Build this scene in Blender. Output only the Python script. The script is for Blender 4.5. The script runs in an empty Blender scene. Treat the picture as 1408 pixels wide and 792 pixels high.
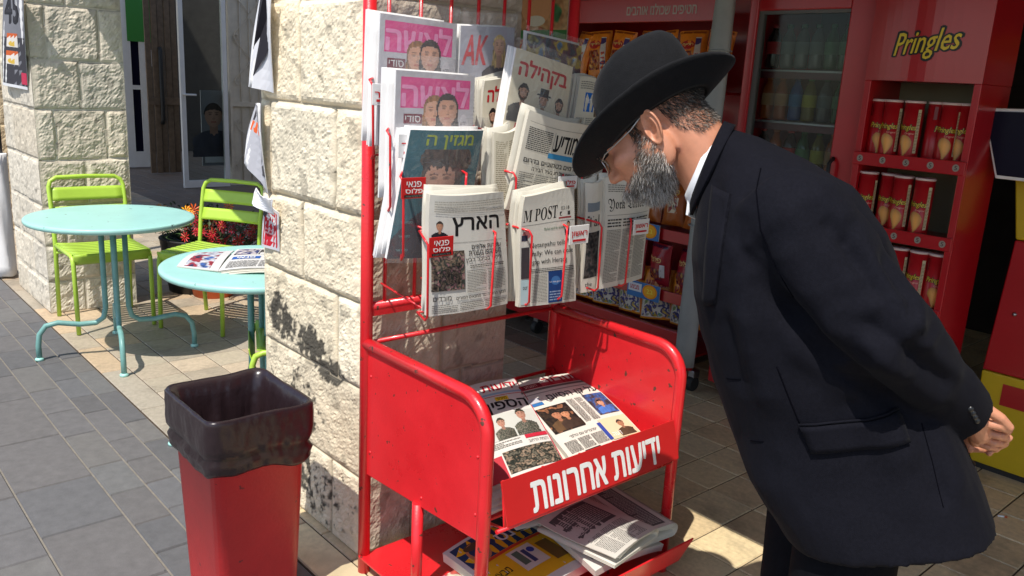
import bpy, bmesh, math, random
import numpy as np
from mathutils import Vector, Matrix, noise
from mathutils.bvhtree import BVHTree
from mathutils.geometry import tessellate_polygon
random.seed(7)
RND = random.Random(11)
S = bpy.context.scene
COL = S.collection

# ---------------------------------------------------------------- camera, sky, sun, exposure
CAM_Z, FPX, PITCH, ROLL = 1.52, 1149.0, math.radians(13.9), math.radians(3.1)
FWD = Vector((0, math.cos(PITCH), -math.sin(PITCH)))
_up = Vector((0, math.sin(PITCH), math.cos(PITCH)))
RGT = math.cos(ROLL) * Vector((1, 0, 0)) + math.sin(ROLL) * _up
UPV = math.cos(ROLL) * _up - math.sin(ROLL) * Vector((1, 0, 0))
EYE = Vector((0, 0, CAM_Z))
cam = bpy.data.cameras.new('camera')
cam.sensor_width = 36.0
cam.lens = FPX / 1408 * 36.0
cam.clip_start, cam.clip_end = 0.05, 2000
camo = bpy.data.objects.new('camera', cam)
COL.objects.link(camo)
m3 = Matrix((RGT, UPV, -FWD)).transposed()
camo.matrix_world = Matrix.Translation(EYE) @ m3.to_4x4()
S.camera = camo

SUN_EL, SUN_AZ = math.radians(60), math.radians(65)
sun_dir = Vector((math.cos(SUN_EL) * math.cos(SUN_AZ), math.cos(SUN_EL) * math.sin(SUN_AZ), -math.sin(SUN_EL)))
w = bpy.data.worlds.new('World'); S.world = w; w.use_nodes = True
nt = w.node_tree
bg = nt.nodes['Background']
sky = nt.nodes.new('ShaderNodeTexSky'); sky.sky_type = 'NISHITA'; sky.sun_disc = False
sky.sun_elevation = SUN_EL
sky.sun_rotation = math.atan2(-sun_dir.x, -sun_dir.y)
nt.links.new(sky.outputs[0], bg.inputs[0]); bg.inputs[1].default_value = 0.15
sl = bpy.data.lights.new('sun', 'SUN'); sl.energy = 4.3; sl.angle = math.radians(0.5); sl.color = (1, 0.955, 0.88)
so = bpy.data.objects.new('sun', sl); COL.objects.link(so)
so.rotation_euler = sun_dir.to_track_quat('-Z', 'Y').to_euler()
so.location = (-6, -8, 14)
vs = S.view_settings
vs.view_transform = 'Standard'; vs.look = 'None'; vs.gamma = 1; vs.use_curve_mapping = False
vs.exposure = 0.27
S.cycles.max_bounces = 6
S.cycles.transparent_max_bounces = 16

# ---------------------------------------------------------------- places measured on the photograph, in metres
TH = math.radians(-47.96)                       # the facade runs along U, N goes into the building
C0 = Vector((-0.44, 2.40, 0))
FM = Matrix.Translation(C0) @ Matrix.Rotation(TH, 4, 'Z')
UU = Vector((math.cos(TH), math.sin(TH), 0)); NN = Vector((-math.sin(TH), math.cos(TH), 0))
ID = Matrix.Identity(4)
def ray(x, y): return FWD + (x - 704) / FPX * RGT - (y - 396) / FPX * UPV
def onplane(x, y, p0, n):
    d = ray(x, y); return EYE + d * ((p0 - EYE).dot(n) / d.dot(n))
def loc(p): d = p - C0; return Vector((d.dot(UU), d.dot(NN), d.z))
def atU(x, y, U): return loc(onplane(x, y, C0 + UU * U, UU))
def atN(x, y, N): return loc(onplane(x, y, C0 + NN * N, NN))
def atZ(x, y, z): return loc(onplane(x, y, Vector((0, 0, z)), Vector((0, 0, 1))))

# ---------------------------------------------------------------- helpers
def lin(c):
    return tuple(((v / 255) / 12.92 if v / 255 <= 0.04045 else ((v / 255 + 0.055) / 1.055) ** 2.4) for v in c)
def rgb(r, g, b): return lin((r, g, b))

class MB:
    """collects shapes, linked later as ONE mesh object"""
    def __init__(s): s.v = []; s.f = []; s.m = []; s.c = []; s.sm = []
    def add(s, vs_, fs, mi=0, col=None, smooth=False):
        o = len(s.v); s.v.extend([tuple(p) for p in vs_])
        for f in fs:
            s.f.append(tuple(i + o for i in f)); s.m.append(mi); s.c.append(col); s.sm.append(smooth)
    def box(s, a, b, mi=0, col=None):
        x0, x1 = sorted((a[0], b[0])); y0, y1 = sorted((a[1], b[1])); z0, z1 = sorted((a[2], b[2]))
        v = [(x0,y0,z0),(x1,y0,z0),(x1,y1,z0),(x0,y1,z0),(x0,y0,z1),(x1,y0,z1),(x1,y1,z1),(x0,y1,z1)]
        s.add(v, [(0,3,2,1),(4,5,6,7),(0,1,5,4),(1,2,6,5),(2,3,7,6),(3,0,4,7)], mi, col)
    def hexa(s, v, mi=0, col=None):     # eight corners: bottom ring then top ring
        s.add(v, [(0,3,2,1),(4,5,6,7),(0,1,5,4),(1,2,6,5),(2,3,7,6),(3,0,4,7)], mi, col)
    def prism(s, poly, d, mi=0, col=None):   # polygon of 3-D points pushed along d
        d = Vector(d); n = len(poly); a = [Vector(p) for p in poly]
        s.add(a + [p + d for p in a], [tuple(range(n))[::-1], tuple(range(n, 2 * n))] + [(i, (i + 1) % n, n + (i + 1) % n, n + i) for i in range(n)], mi, col)
    def tube(s, pts, r, n=10, mi=0, col=None, closed=False, flat=None):
        pts = [Vector(p) for p in pts]; k = len(pts)
        rs = r if isinstance(r, (list, tuple)) else [r] * k
        rings = []; prev = None
        for i, p in enumerate(pts):
            if closed: t = pts[(i + 1) % k] - pts[i - 1]
            else: t = pts[min(i + 1, k - 1)] - pts[max(i - 1, 0)]
            t.normalize()
            if prev is None:
                a = Vector((0, 0, 1)) if abs(t.z) < 0.9 else Vector((1, 0, 0))
                nx = a - t * a.dot(t)
            else: nx = prev - t * prev.dot(t)
            nx.normalize(); prev = nx; ny = t.cross(nx)
            fl = flat or 1.0
            rings.append([p + (nx * math.cos(6.28318 * j / n) + ny * fl * math.sin(6.28318 * j / n)) * rs[i] for j in range(n)])
        s.loft(rings, mi, col, closed_path=closed)
    def loft(s, rings, mi=0, col=None, closed_path=False, caps=True, smooth=True):
        k = len(rings); n = len(rings[0]); v = [p for r in rings for p in r]; f = []
        for i in range(k if closed_path else k - 1):
            a = i * n; b = ((i + 1) % k) * n
            for j in range(n):
                f.append((a + j, a + (j + 1) % n, b + (j + 1) % n, b + j))
        s.add(v, f, mi, col, smooth)
        if caps and not closed_path:
            o = len(s.v) - len(v)
            for ring, rev in ((0, True), (k - 1, False)):
                idx = [o + ring * n + j for j in range(n)]
                s.f.append(tuple(idx[::-1] if rev else idx)); s.m.append(mi); s.c.append(col); s.sm.append(False)
    def lathe(s, c, prof, n=24, mi=0, col=None, sx=1, sy=1):
        c = Vector(c)
        s.loft([[c + Vector((r * sx * math.cos(6.28318 * j / n), r * sy * math.sin(6.28318 * j / n), z)) for j in range(n)] for r, z in prof], mi, col)
    def ball(s, c, r, n=14, k=9, mi=0, col=None, rot=None):
        c = Vector(c); r = (r, r, r) if not hasattr(r, '__len__') else r
        rings = []
        for i in range(k):
            a = math.pi * (i + 0.04) / (k - 0.92) - math.pi / 2 if False else math.pi * (0.02 + 0.96 * i / (k - 1)) - math.pi / 2
            ring = []
            for j in range(n):
                p = Vector((r[0] * math.cos(a) * math.cos(6.28318 * j / n), r[1] * math.cos(a) * math.sin(6.28318 * j / n), r[2] * math.sin(a)))
                if rot is not None: p = rot @ p
                ring.append(c + p)
            rings.append(ring)
        s.loft(rings, mi, col)
    def slab(s, fn, nx=8, ny=8, th=0.004, mi=0, col=None, back=None):
        """closed curved sheet: fn(s,t) is its front, th its thickness behind"""
        g = [[Vector(fn(i / nx, j / ny)) for i in range(nx + 1)] for j in range(ny + 1)]
        def nrm(i, j):
            a = g[j][min(i + 1, nx)] - g[j][max(i - 1, 0)]; b = g[min(j + 1, ny)][i] - g[max(j - 1, 0)][i]
            q = a.cross(b); q.normalize(); return q
        W = nx + 1
        fr = [p for r in g for p in r]
        bk = [g[j][i] - nrm(i, j) * th for j in range(ny + 1) for i in range(nx + 1)]
        o = len(fr); f = []; fb = []; e = []
        for j in range(ny):
            for i in range(nx):
                a = j * W + i; f.append((a, a + 1, a + 1 + W, a + W)); fb.append((o + a, o + a + W, o + a + 1 + W, o + a + 1))
        for i in range(nx):
            e.append((i, o + i, o + i + 1, i + 1)); a = ny * W + i; e.append((a, a + 1, o + a + 1, o + a))
        for j in range(ny):
            a = j * W; e.append((a, a + W, o + a + W, o + a)); a = j * W + nx; e.append((a, o + a, o + a + W, a + W))
        b0 = len(s.v); s.v.extend([tuple(p) for p in fr + bk])
        for L, sm in ((f, True), (fb, True), (e, False)):
            for q in L: s.f.append(tuple(x + b0 for x in q)); s.m.append(mi); s.c.append(col); s.sm.append(sm)

def setp(o, label=None, cat=None, group=None, kind=None):
    if label: o['label'] = label
    if cat: o['category'] = cat
    if group: o['group'] = group
    if kind: o['kind'] = kind
    return o
def thing(name, label, cat, base, group=None, frame=FM, rot=0):
    o = bpy.data.objects.new(name, None); COL.objects.link(o); o.empty_display_size = 0.1
    o.matrix_world = frame @ Matrix.Translation(Vector(base)) @ Matrix.Rotation(rot, 4, 'Z')
    MW[o] = o.matrix_world.copy()
    return setp(o, label, cat, group)
MW = {}
def link(name, mb, mats, parent=None, frame=FM, base=None, bevel=0, smooth=None, label=None, auto=False):
    """links mb (built in frame's coordinates) as one mesh object"""
    me = bpy.data.meshes.new(name)
    if parent is not None: om = MW[parent]
    else: om = frame @ Matrix.Translation(Vector(base if base is not None else (0, 0, 0)))
    T = np.array(om.inverted() @ frame)
    v = np.array(mb.v, float); v = v @ T[:3, :3].T + T[:3, 3]
    me.from_pydata(v.tolist(), [], mb.f)
    for mt in (mats if isinstance(mats, (list, tuple)) else [mats]): me.materials.append(mt)
    me.polygons.foreach_set('material_index', mb.m)
    me.polygons.foreach_set('use_smooth', [bool(x) for x in mb.sm] if smooth is None else [smooth] * len(mb.f))
    if any(c is not None for c in mb.c):
        at = me.color_attributes.new('Col', 'FLOAT_COLOR', 'CORNER')
        arr = np.ones((len(me.loops), 4), np.float32); k = 0
        for f, c in zip(mb.f, mb.c):
            if c is not None: arr[k:k + len(f), :3] = c      # one colour, or one per corner
            k += len(f)
        at.data.foreach_set('color', arr.ravel())
    me.update()
    o = bpy.data.objects.new(name, me); COL.objects.link(o)
    if parent is not None: o.parent = parent
    else: o.matrix_world = om
    MW[o] = om.copy()
    if bevel:
        b = o.modifiers.new('bevel', 'BEVEL'); b.width = bevel; b.segments = 2; b.limit_method = 'ANGLE'; b.angle_limit = math.radians(50)
        b.harden_normals = False
    if label: o['label'] = label
    return o
def tree_copy(o, parent=None):
    c = o.copy(); COL.objects.link(c)
    MW[c] = MW[o].copy()
    if parent is not None: c.parent = parent; c.matrix_parent_inverse = o.matrix_parent_inverse.copy()
    for ch in [x for x in bpy.data.objects if x.parent == o and x != c]: tree_copy(ch, c)
    return c
def put(o, base, rot=0, frame=FM):
    o.matrix_world = frame @ Matrix.Translation(Vector(base)) @ Matrix.Rotation(rot, 4, 'Z'); MW[o] = o.matrix_world.copy()
    return o

# ---------------------------------------------------------------- materials
def mat(name, col=(.5, .5, .5), rough=.5, var=.0, scale=6., bump=0., bscale=60., metal=0., coat=0., attr=False, spec=.5, sheen=0., sss=0., dirt=None, coords='Object', rvar=0., chips=None):
    m = bpy.data.materials.new(name); m.use_nodes = True; t = m.node_tree; N = t.nodes; L = t.links
    p = N['Principled BSDF']; p.inputs['Roughness'].default_value = rough; p.inputs['Metallic'].default_value = metal
    p.inputs['Specular IOR Level'].default_value = spec
    if coat: p.inputs['Coat Weight'].default_value = coat; p.inputs['Coat Roughness'].default_value = .12
    if sheen: p.inputs['Sheen Weight'].default_value = sheen; p.inputs['Sheen Roughness'].default_value = .4
    if sss: p.inputs['Subsurface Weight'].default_value = sss; p.inputs['Subsurface Radius'].default_value = (.012, .005, .003); p.inputs['Subsurface Scale'].default_value = 1.0
    tc = N.new('ShaderNodeTexCoord'); out = None
    if attr:
        a = N.new('ShaderNodeAttribute'); a.attribute_name = 'Col'; src = a.outputs['Color']
    else:
        r = N.new('ShaderNodeRGB'); r.outputs[0].default_value = (*col, 1); src = r.outputs[0]
    if var:
        nz = N.new('ShaderNodeTexNoise'); nz.inputs['Scale'].default_value = scale; nz.inputs['Detail'].default_value = 6; nz.inputs['Roughness'].default_value = .65
        L.new(tc.outputs[coords], nz.inputs['Vector'])
        mr = N.new('ShaderNodeMapRange'); mr.inputs[1].default_value = .3; mr.inputs[2].default_value = .7; mr.inputs[3].default_value = 1 - var; mr.inputs[4].default_value = 1 + var
        L.new(nz.outputs[0], mr.inputs[0])
        hs = N.new('ShaderNodeVectorMath'); hs.operation = 'MULTIPLY'
        L.new(src, hs.inputs[0]); L.new(mr.outputs[0], hs.inputs[1]); src = hs.outputs[0]
        if rvar:
            m2 = N.new('ShaderNodeMapRange'); m2.inputs[1].default_value = .3; m2.inputs[2].default_value = .7; m2.inputs[3].default_value = max(.02, rough - rvar); m2.inputs[4].default_value = rough + rvar
            L.new(nz.outputs[0], m2.inputs[0]); L.new(m2.outputs[0], p.inputs['Roughness'])
    if dirt:   # (colour, scale, threshold low, high)
        dc, ds, lo, hi = dirt
        nz = N.new('ShaderNodeTexNoise'); nz.inputs['Scale'].default_value = ds; nz.inputs['Detail'].default_value = 8; nz.inputs['Roughness'].default_value = .7
        L.new(tc.outputs[coords], nz.inputs['Vector'])
        mr = N.new('ShaderNodeMapRange'); mr.inputs[1].default_value = lo; mr.inputs[2].default_value = hi
        L.new(nz.outputs[0], mr.inputs[0])
        mx = N.new('ShaderNodeMix'); mx.data_type = 'RGBA'; L.new(mr.outputs[0], mx.inputs[0]); L.new(src, mx.inputs[6]); mx.inputs[7].default_value = (*dc, 1); src = mx.outputs[2]
    if chips:  # small worn or linty flecks: (colour, scale, threshold)
        nz = N.new('ShaderNodeTexNoise'); nz.inputs['Scale'].default_value = chips[1]; nz.inputs['Detail'].default_value = 3; nz.inputs['Roughness'].default_value = .6
        L.new(tc.outputs[coords], nz.inputs['Vector'])
        mr = N.new('ShaderNodeMapRange'); mr.inputs[1].default_value = chips[2]; mr.inputs[2].default_value = chips[2] + .03
        L.new(nz.outputs[0], mr.inputs[0])
        mx = N.new('ShaderNodeMix'); mx.data_type = 'RGBA'; L.new(mr.outputs[0], mx.inputs[0]); L.new(src, mx.inputs[6]); mx.inputs[7].default_value = (*chips[0], 1); src = mx.outputs[2]
    L.new(src, p.inputs['Base Color'])
    if bump:
        nz = N.new('ShaderNodeTexNoise'); nz.inputs['Scale'].default_value = bscale; nz.inputs['Detail'].default_value = 5
        L.new(tc.outputs[coords], nz.inputs['Vector'])
        b = N.new('ShaderNodeBump'); b.inputs['Strength'].default_value = 1; b.inputs['Distance'].default_value = bump
        L.new(nz.outputs[0], b.inputs['Height']); L.new(b.outputs[0], p.inputs['Normal'])
    return m
def film(name, fac=.14, tint=(1, 1, 1), milk=.12, wr=.004, wscale=18):
    """thin clear plastic film: see-through, creased, catches the light"""
    m = bpy.data.materials.new(name); m.use_nodes = True; t = m.node_tree; N = t.nodes; L = t.links
    N.remove(N['Principled BSDF']); out = N['Material Output']
    tr = N.new('ShaderNodeBsdfTransparent'); tr.inputs[0].default_value = (*tint, 1)
    gl = N.new('ShaderNodeBsdfGlossy'); gl.inputs['Roughness'].default_value = .12
    df = N.new('ShaderNodeBsdfDiffuse'); df.inputs[0].default_value = (.8, .8, .82, 1)
    tc = N.new('ShaderNodeTexCoord')
    nz = N.new('ShaderNodeTexNoise'); nz.inputs['Scale'].default_value = wscale; nz.inputs['Detail'].default_value = 3; nz.inputs['Distortion'].default_value = 1.2
    L.new(tc.outputs['Object'], nz.inputs['Vector'])
    b = N.new('ShaderNodeBump'); b.inputs['Distance'].default_value = wr * 8; b.inputs['Strength'].default_value = 1
    L.new(nz.outputs[0], b.inputs['Height']); L.new(b.outputs[0], gl.inputs['Normal'])
    m1 = N.new('ShaderNodeMixShader'); m1.inputs[0].default_value = milk; L.new(tr.outputs[0], m1.inputs[1]); L.new(df.outputs[0], m1.inputs[2])
    lw = N.new('ShaderNodeLayerWeight'); lw.inputs[0].default_value = .25
    if wr: L.new(b.outputs[0], lw.inputs['Normal'])
    pw = N.new('ShaderNodeMath'); pw.operation = 'POWER'; pw.inputs[1].default_value = 2; L.new(lw.outputs['Facing'], pw.inputs[0])
    ad = N.new('ShaderNodeMath'); ad.operation = 'MULTIPLY_ADD'; ad.inputs[1].default_value = .5; ad.inputs[2].default_value = fac * .5; L.new(pw.outputs[0], ad.inputs[0])
    m2 = N.new('ShaderNodeMixShader'); L.new(ad.outputs[0], m2.inputs[0]); L.new(m1.outputs[0], m2.inputs[1]); L.new(gl.outputs[0], m2.inputs[2])
    L.new(m2.outputs[0], out.inputs['Surface'])
    return m

M = dict(
    print=mat('printed_paper', attr=True, rough=.75, var=.05, scale=14, spec=.25),
    gloss=mat('glossy_print', attr=True, rough=.3, var=.04, scale=14),
    paint_attr=mat('coloured_paint', attr=True, rough=.4, var=.06, scale=9),
    paper=mat('newsprint', rgb(205, 200, 186), .85, var=.06, scale=10, spec=.2),
    white=mat('white_paper', rgb(226, 224, 222), .7, var=.05, scale=9, spec=.3),
    red=mat('red_enamel', (.66, .016, .022), .34, var=.10, scale=5, bump=.0006, bscale=120, coat=.25, rvar=.1, dirt=((.20, .025, .02), 3.5, .66, .9), chips=((.10, .035, .022), 38, .665)),
    red_sign=mat('red_sign_face', (.55, .014, .014), .42, var=.05, scale=6),
    darkred=mat('red_cabinet', (.42, .006, .012), .3, var=.08, scale=4, coat=.3),
    stone=mat('limestone', attr=True, rough=.92, var=.12, scale=26, bump=.0022, bscale=150, spec=.2),
    paving=mat('grey_paving', attr=True, rough=.8, var=.14, scale=22, bump=.0007, bscale=180, dirt=((.045, .045, .047), 2.3, .60, .85), chips=((.035, .035, .036), 11, .735)),
    tiles=mat('terrazzo_tile', attr=True, rough=.55, var=.16, scale=42, dirt=((.14, .12, .09), 2.6, .5, .85)),
    mortar=mat('mortar', rgb(128, 122, 112), .95, var=.2, scale=30),
    tilejoint=mat('tile_joint', rgb(70, 58, 46), .95, var=.2, scale=30),
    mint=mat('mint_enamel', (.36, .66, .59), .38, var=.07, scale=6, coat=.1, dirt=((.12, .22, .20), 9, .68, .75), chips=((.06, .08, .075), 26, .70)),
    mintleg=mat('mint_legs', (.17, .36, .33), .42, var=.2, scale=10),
    lime=mat('lime_enamel', (.42, .62, .07), .36, var=.06, scale=8),
    bin=mat('red_plastic', (.50, .018, .02), .42, var=.12, scale=5, bump=.0008, bscale=90, dirt=((.62, .2, .18), 14, .70, .78), chips=((.16, .02, .02), 30, .70)),
    bag=mat('bin_liner', (.020, .011, .013), .30, var=.06, scale=9, bump=.004, bscale=16, spec=.5),
    suit=mat('navy_suit', (.0072, .0072, .0108), .86, var=.18, scale=160, bump=.0006, bscale=700, sheen=.015, spec=.06, chips=((.05, .05, .055), 260, .80)),
    suit_thread=mat('suit_seam', (.003, .003, .005), .9, spec=.02),
    button=mat('dark_button', (.012, .012, .013), .3),
    trouser=mat('black_trousers', (.006, .006, .008), .9, var=.2, scale=120, spec=.05),
    hat=mat('black_felt', (.008, .008, .009), .9, var=.2, scale=80, bump=.0008, bscale=500, sheen=.06, spec=.15),
    hatband=mat('hat_ribbon', (.008, .008, .009), .5),
    shirt=mat('white_shirt', (.80, .81, .84), .8, var=.04, scale=50),
    shoe=mat('black_leather', (.012, .011, .011), .3),
    hair=mat('hair_strands', attr=True, rough=.55, spec=.3),
    metal=mat('steel', (.45, .45, .46), .35, metal=1.),
    dark=mat('black_rubber', (.02, .02, .02), .6, var=.2, scale=20),
    soil=mat('potting_soil', (.03, .02, .012), .95, var=.3, scale=60),
    leaf=mat('leaf', attr=True, rough=.5, var=.2, scale=40),
    terracotta=mat('orange_pot', (.55, .11, .03), .5, var=.08),
    pot=mat('black_planter', (.02, .02, .02), .5, var=.2),
    cream=mat('cream_metal', (.62, .56, .46), .45, var=.1, scale=10),
    whiteframe=mat('white_frame', (.80, .80, .79), .45, var=.06),
    wood=mat('old_wood', (.16, .11, .07), .7, var=.3, scale=16),
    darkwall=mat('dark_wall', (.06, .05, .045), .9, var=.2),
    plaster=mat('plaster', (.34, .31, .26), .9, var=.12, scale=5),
    greypole=mat('grey_sheet', (.30, .31, .31), .5, var=.1, scale=7),
    blackplastic=mat('black_plastic', (.02, .02, .022), .4),
    screen=mat('dark_screen', (.006, .006, .022), .3, spec=.15),
    yellow=mat('yellow_panel', (.60, .42, .01), .4, var=.06),
    clear=film('clear_plastic', .12, milk=.10, wscale=9), glass=film('glass', .03, milk=.0, wr=0, tint=(.82, .86, .85)),
    lens=film('lens', .0, milk=.0, wr=0, tint=(.9, .92, .9)),
    pet=mat('bottle_plastic', attr=True, rough=.15, spec=.5),
    can=mat('tin', (.6, .6, .6), .3, metal=.9),
)
# ---------------------------------------------------------------- printing: lettering and pictures as real coloured shapes on a page
_tx = {}
def _area(P): return sum(P[i][0] * P[i - 1][1] - P[i - 1][0] * P[i][1] for i in range(len(P))) / 2
def _inside(x, y, poly):
    c = False; j = len(poly) - 1
    for i in range(len(poly)):
        if (poly[i][1] > y) != (poly[j][1] > y) and x < (poly[j][0] - poly[i][0]) * (y - poly[i][1]) / (poly[j][1] - poly[i][1]) + poly[i][0]: c = not c
        j = i
    return c
def glyphs(s, bold=0., shear=0.):
    """outlines of a line of lettering, each contour filled on its own (letters are built of overlapping strokes)"""
    k = (s, bold, shear)
    if k not in _tx:
        cu = bpy.data.curves.new('t', 'FONT'); cu.body = s; cu.shear = shear; cu.resolution_u = 2; cu.fill_mode = 'NONE'
        o = bpy.data.objects.new('t', cu); COL.objects.link(o); bpy.context.view_layer.update()
        me = bpy.data.meshes.new_from_object(o.evaluated_get(bpy.context.evaluated_depsgraph_get()))
        co = [tuple(p.co[:2]) for p in me.vertices]; adj = {}
        for e in me.edges:
            x, y = e.vertices; adj.setdefault(x, []).append(y); adj.setdefault(y, []).append(x)
        bpy.data.objects.remove(o); bpy.data.meshes.remove(me); bpy.data.curves.remove(cu)
        seen = set(); loops = []
        for v0 in adj:
            if v0 in seen: continue
            l = [v0]; seen.add(v0); c = v0
            while True:
                n = [x for x in adj[c] if x not in seen]
                if not n: break
                c = n[0]; seen.add(c); l.append(c)
            if len(l) > 2: loops.append([co[i] for i in l])
        sg = 1 if not loops or max(loops, key=lambda l: abs(_area(l))) and _area(max(loops, key=lambda l: abs(_area(l)))) > 0 else -1
        outer = [l for l in loops if _area(l) * sg > 0]; holes = [l for l in loops if _area(l) * sg < 0]
        V = []; F = []; SUB = []
        for oi, l in enumerate(outer):
            hs_ = [h for h in holes if _inside(h[0][0], h[0][1], l)]
            pts = [[Vector((x, y, 0)) for x, y in q] for q in [l] + hs_]; flat = [q for w_ in pts for q in w_]
            for t in tessellate_polygon(pts):
                A, B, C_ = (flat[i] for i in t)
                F.append(tuple(len(V) + i for i in (t if (B - A).cross(C_ - A).z > 0 else t[::-1]))); 
            V += [(q.x, q.y) for q in flat]; SUB += [oi % 3] * len(flat)
        v = np.array(V) if V else np.zeros((1, 2))
        _tx[k] = (v, F, v.min(0), v.max(0), SUB)
    return _tx[k]
def heb(s): return s[::-1]
BLACK = rgb(28, 27, 28); INK = rgb(60, 58, 56); GREYTX = rgb(128, 125, 118); WHITE = rgb(232, 231, 228)
RED = rgb(200, 28, 38); BLUE = rgb(40, 90, 165); PINK = rgb(226, 62, 140); SKIN = rgb(205, 150, 120)
class Page:
    """flat page of width W and height H; items carry a layer so they never share a plane"""
    def __init__(s, W=1., H=1.): s.W = W; s.H = H; s.it = []; s.n = 0
    def poly(s, pts, col): s.it.append(([tuple(p) for p in pts], [tuple(range(len(pts)))], col, s.n)); s.n += 1
    def rect(s, x, y, w_, h, col, nx=None, ny=None):
        nx = nx or max(1, int(w_ / s.W * 8)); ny = ny or max(1, int(h / s.H * 8))
        v = [(x + w_ * i / nx, y + h * j / ny) for j in range(ny + 1) for i in range(nx + 1)]; Q = nx + 1
        s.it.append((v, [(j * Q + i, j * Q + i + 1, j * Q + Q + i + 1, j * Q + Q + i) for j in range(ny) for i in range(nx)], col, s.n)); s.n += 1
    def ell(s, cx, cy, rx, ry, col, n=18, a0=0, a1=6.28318, rot=0):
        c, q = math.cos(rot), math.sin(rot)
        pts = []
        for i in range(n):
            a = a0 + (a1 - a0) * i / (n if a1 - a0 > 6.2 else n - 1); x, y = rx * math.cos(a), ry * math.sin(a); pts.append((cx + x * c - y * q, cy + x * q + y * c))
        s.poly(pts, col)
    def text(s, t, x, y, w_=None, h=None, col=BLACK, bold=0., shear=0., al='l', rtl=False, rise=0.):
        if rtl: t = heb(t)
        if bold > .004:
            k = bold * (h or .1) * .8; m = 4 if bold < .06 else 8
            for i in range(m): s.text(t, x + k * math.cos(.4 + 6.28318 * i / m), y + .6 * k * math.sin(.4 + 6.28318 * i / m), w_, h, col, 0, shear, al, False, rise)
            bold = 0.
        v, f, lo, hi, sub = glyphs(t, bold, shear); d = np.maximum(hi - lo, 1e-6)
        if w_ is None: w_ = h * d[0] / d[1]
        if h is None: h = w_ * d[1] / d[0]
        if al == 'r': x -= w_
        if al == 'c': x -= w_ / 2
        q = (v - lo) / d * [w_, h] + [x, y]
        if rise: q[:, 1] += (q[:, 0] - x) / w_ * rise
        s.it.append(([tuple(p) + (c_ * .3,) for p, c_ in zip(q, sub)], f, col, s.n)); s.n += 1
    def body(s, x, y, w_, h, lh=.0062, col=GREYTX, cols=1, gap=.006, rag=.1):
        lh *= .82; k_ = max(.8, lh / .006); cw = (w_ - gap * (cols - 1)) / cols; v = []; f = []
        for c in range(cols):
            n = int(h / lh)
            for k in range(n):
                yy = y + h - (k + 1) * lh; xx = x + c * (cw + gap); end = xx + cw * (1 if RND.random() > rag else RND.uniform(.4, .9))
                while xx < end - .002:
                    ww = min(RND.uniform(.0035, .012) * k_, end - xx); o = len(v)
                    v += [(xx, yy), (xx + ww, yy), (xx + ww, yy + lh * .46), (xx, yy + lh * .46)]; f.append((o, o + 1, o + 2, o + 3)); xx += ww + .0016 * k_
        if v: s.it.append((v, f, col, s.n)); s.n += 1
    def cells(s, x, y, w_, h, fn, cell=.003):
        """continuous-tone press picture: fn(u, v) gives colour, or None outside the cut-out; u, v in 0..1"""
        nx = max(3, int(w_ / cell)); ny = max(3, int(h / cell)); Q = nx + 1
        v = [(x + w_ * i / nx, y + h * j / ny) for j in range(ny + 1) for i in range(Q)]; F = []; Cc = []
        for j in range(ny):
            for i in range(nx):
                c = fn((i + .5) / nx, (j + .5) / ny)
                if c is not None: F.append((j * Q + i, j * Q + i + 1, j * Q + Q + i + 1, j * Q + Q + i)); Cc.append(tuple(min(.9, max(.004, q)) for q in c))
        used_ = sorted({k for f in F for k in f}); mp_ = {k: n for n, k in enumerate(used_)}
        if F: s.it.append(([v[k] for k in used_], [tuple(mp_[k] for k in f) for f in F], Cc, s.n)); s.n += 1
    def photo(s, x, y, w_, h, pal, nx=9, ny=9):
        """busy press picture in the colours of its palette"""
        o = Vector((RND.uniform(0, 90), RND.uniform(0, 90), 0)); n = len(pal)
        def fn(u, v):
            q = Vector((u * nx * .55, v * ny * .55, 0)) + o
            k = (noise.noise(q) * 1.1 + .5 * noise.noise(q * 2.3) + 1.) * .5 * n
            i = int(k) % n; f = k - math.floor(k); f = min(1, max(0, (f - .6) / .4))
            l = .85 + .55 * noise.noise(q * 2.9 + Vector((7, 3, 1))) + .3 * noise.noise(q * 6.)
            return tuple((pal[i][c] * (1 - f) + pal[(i + 1) % n][c] * f) * max(.25, l) for c in range(3))
        s.cells(x, y, w_, h, fn)
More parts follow.
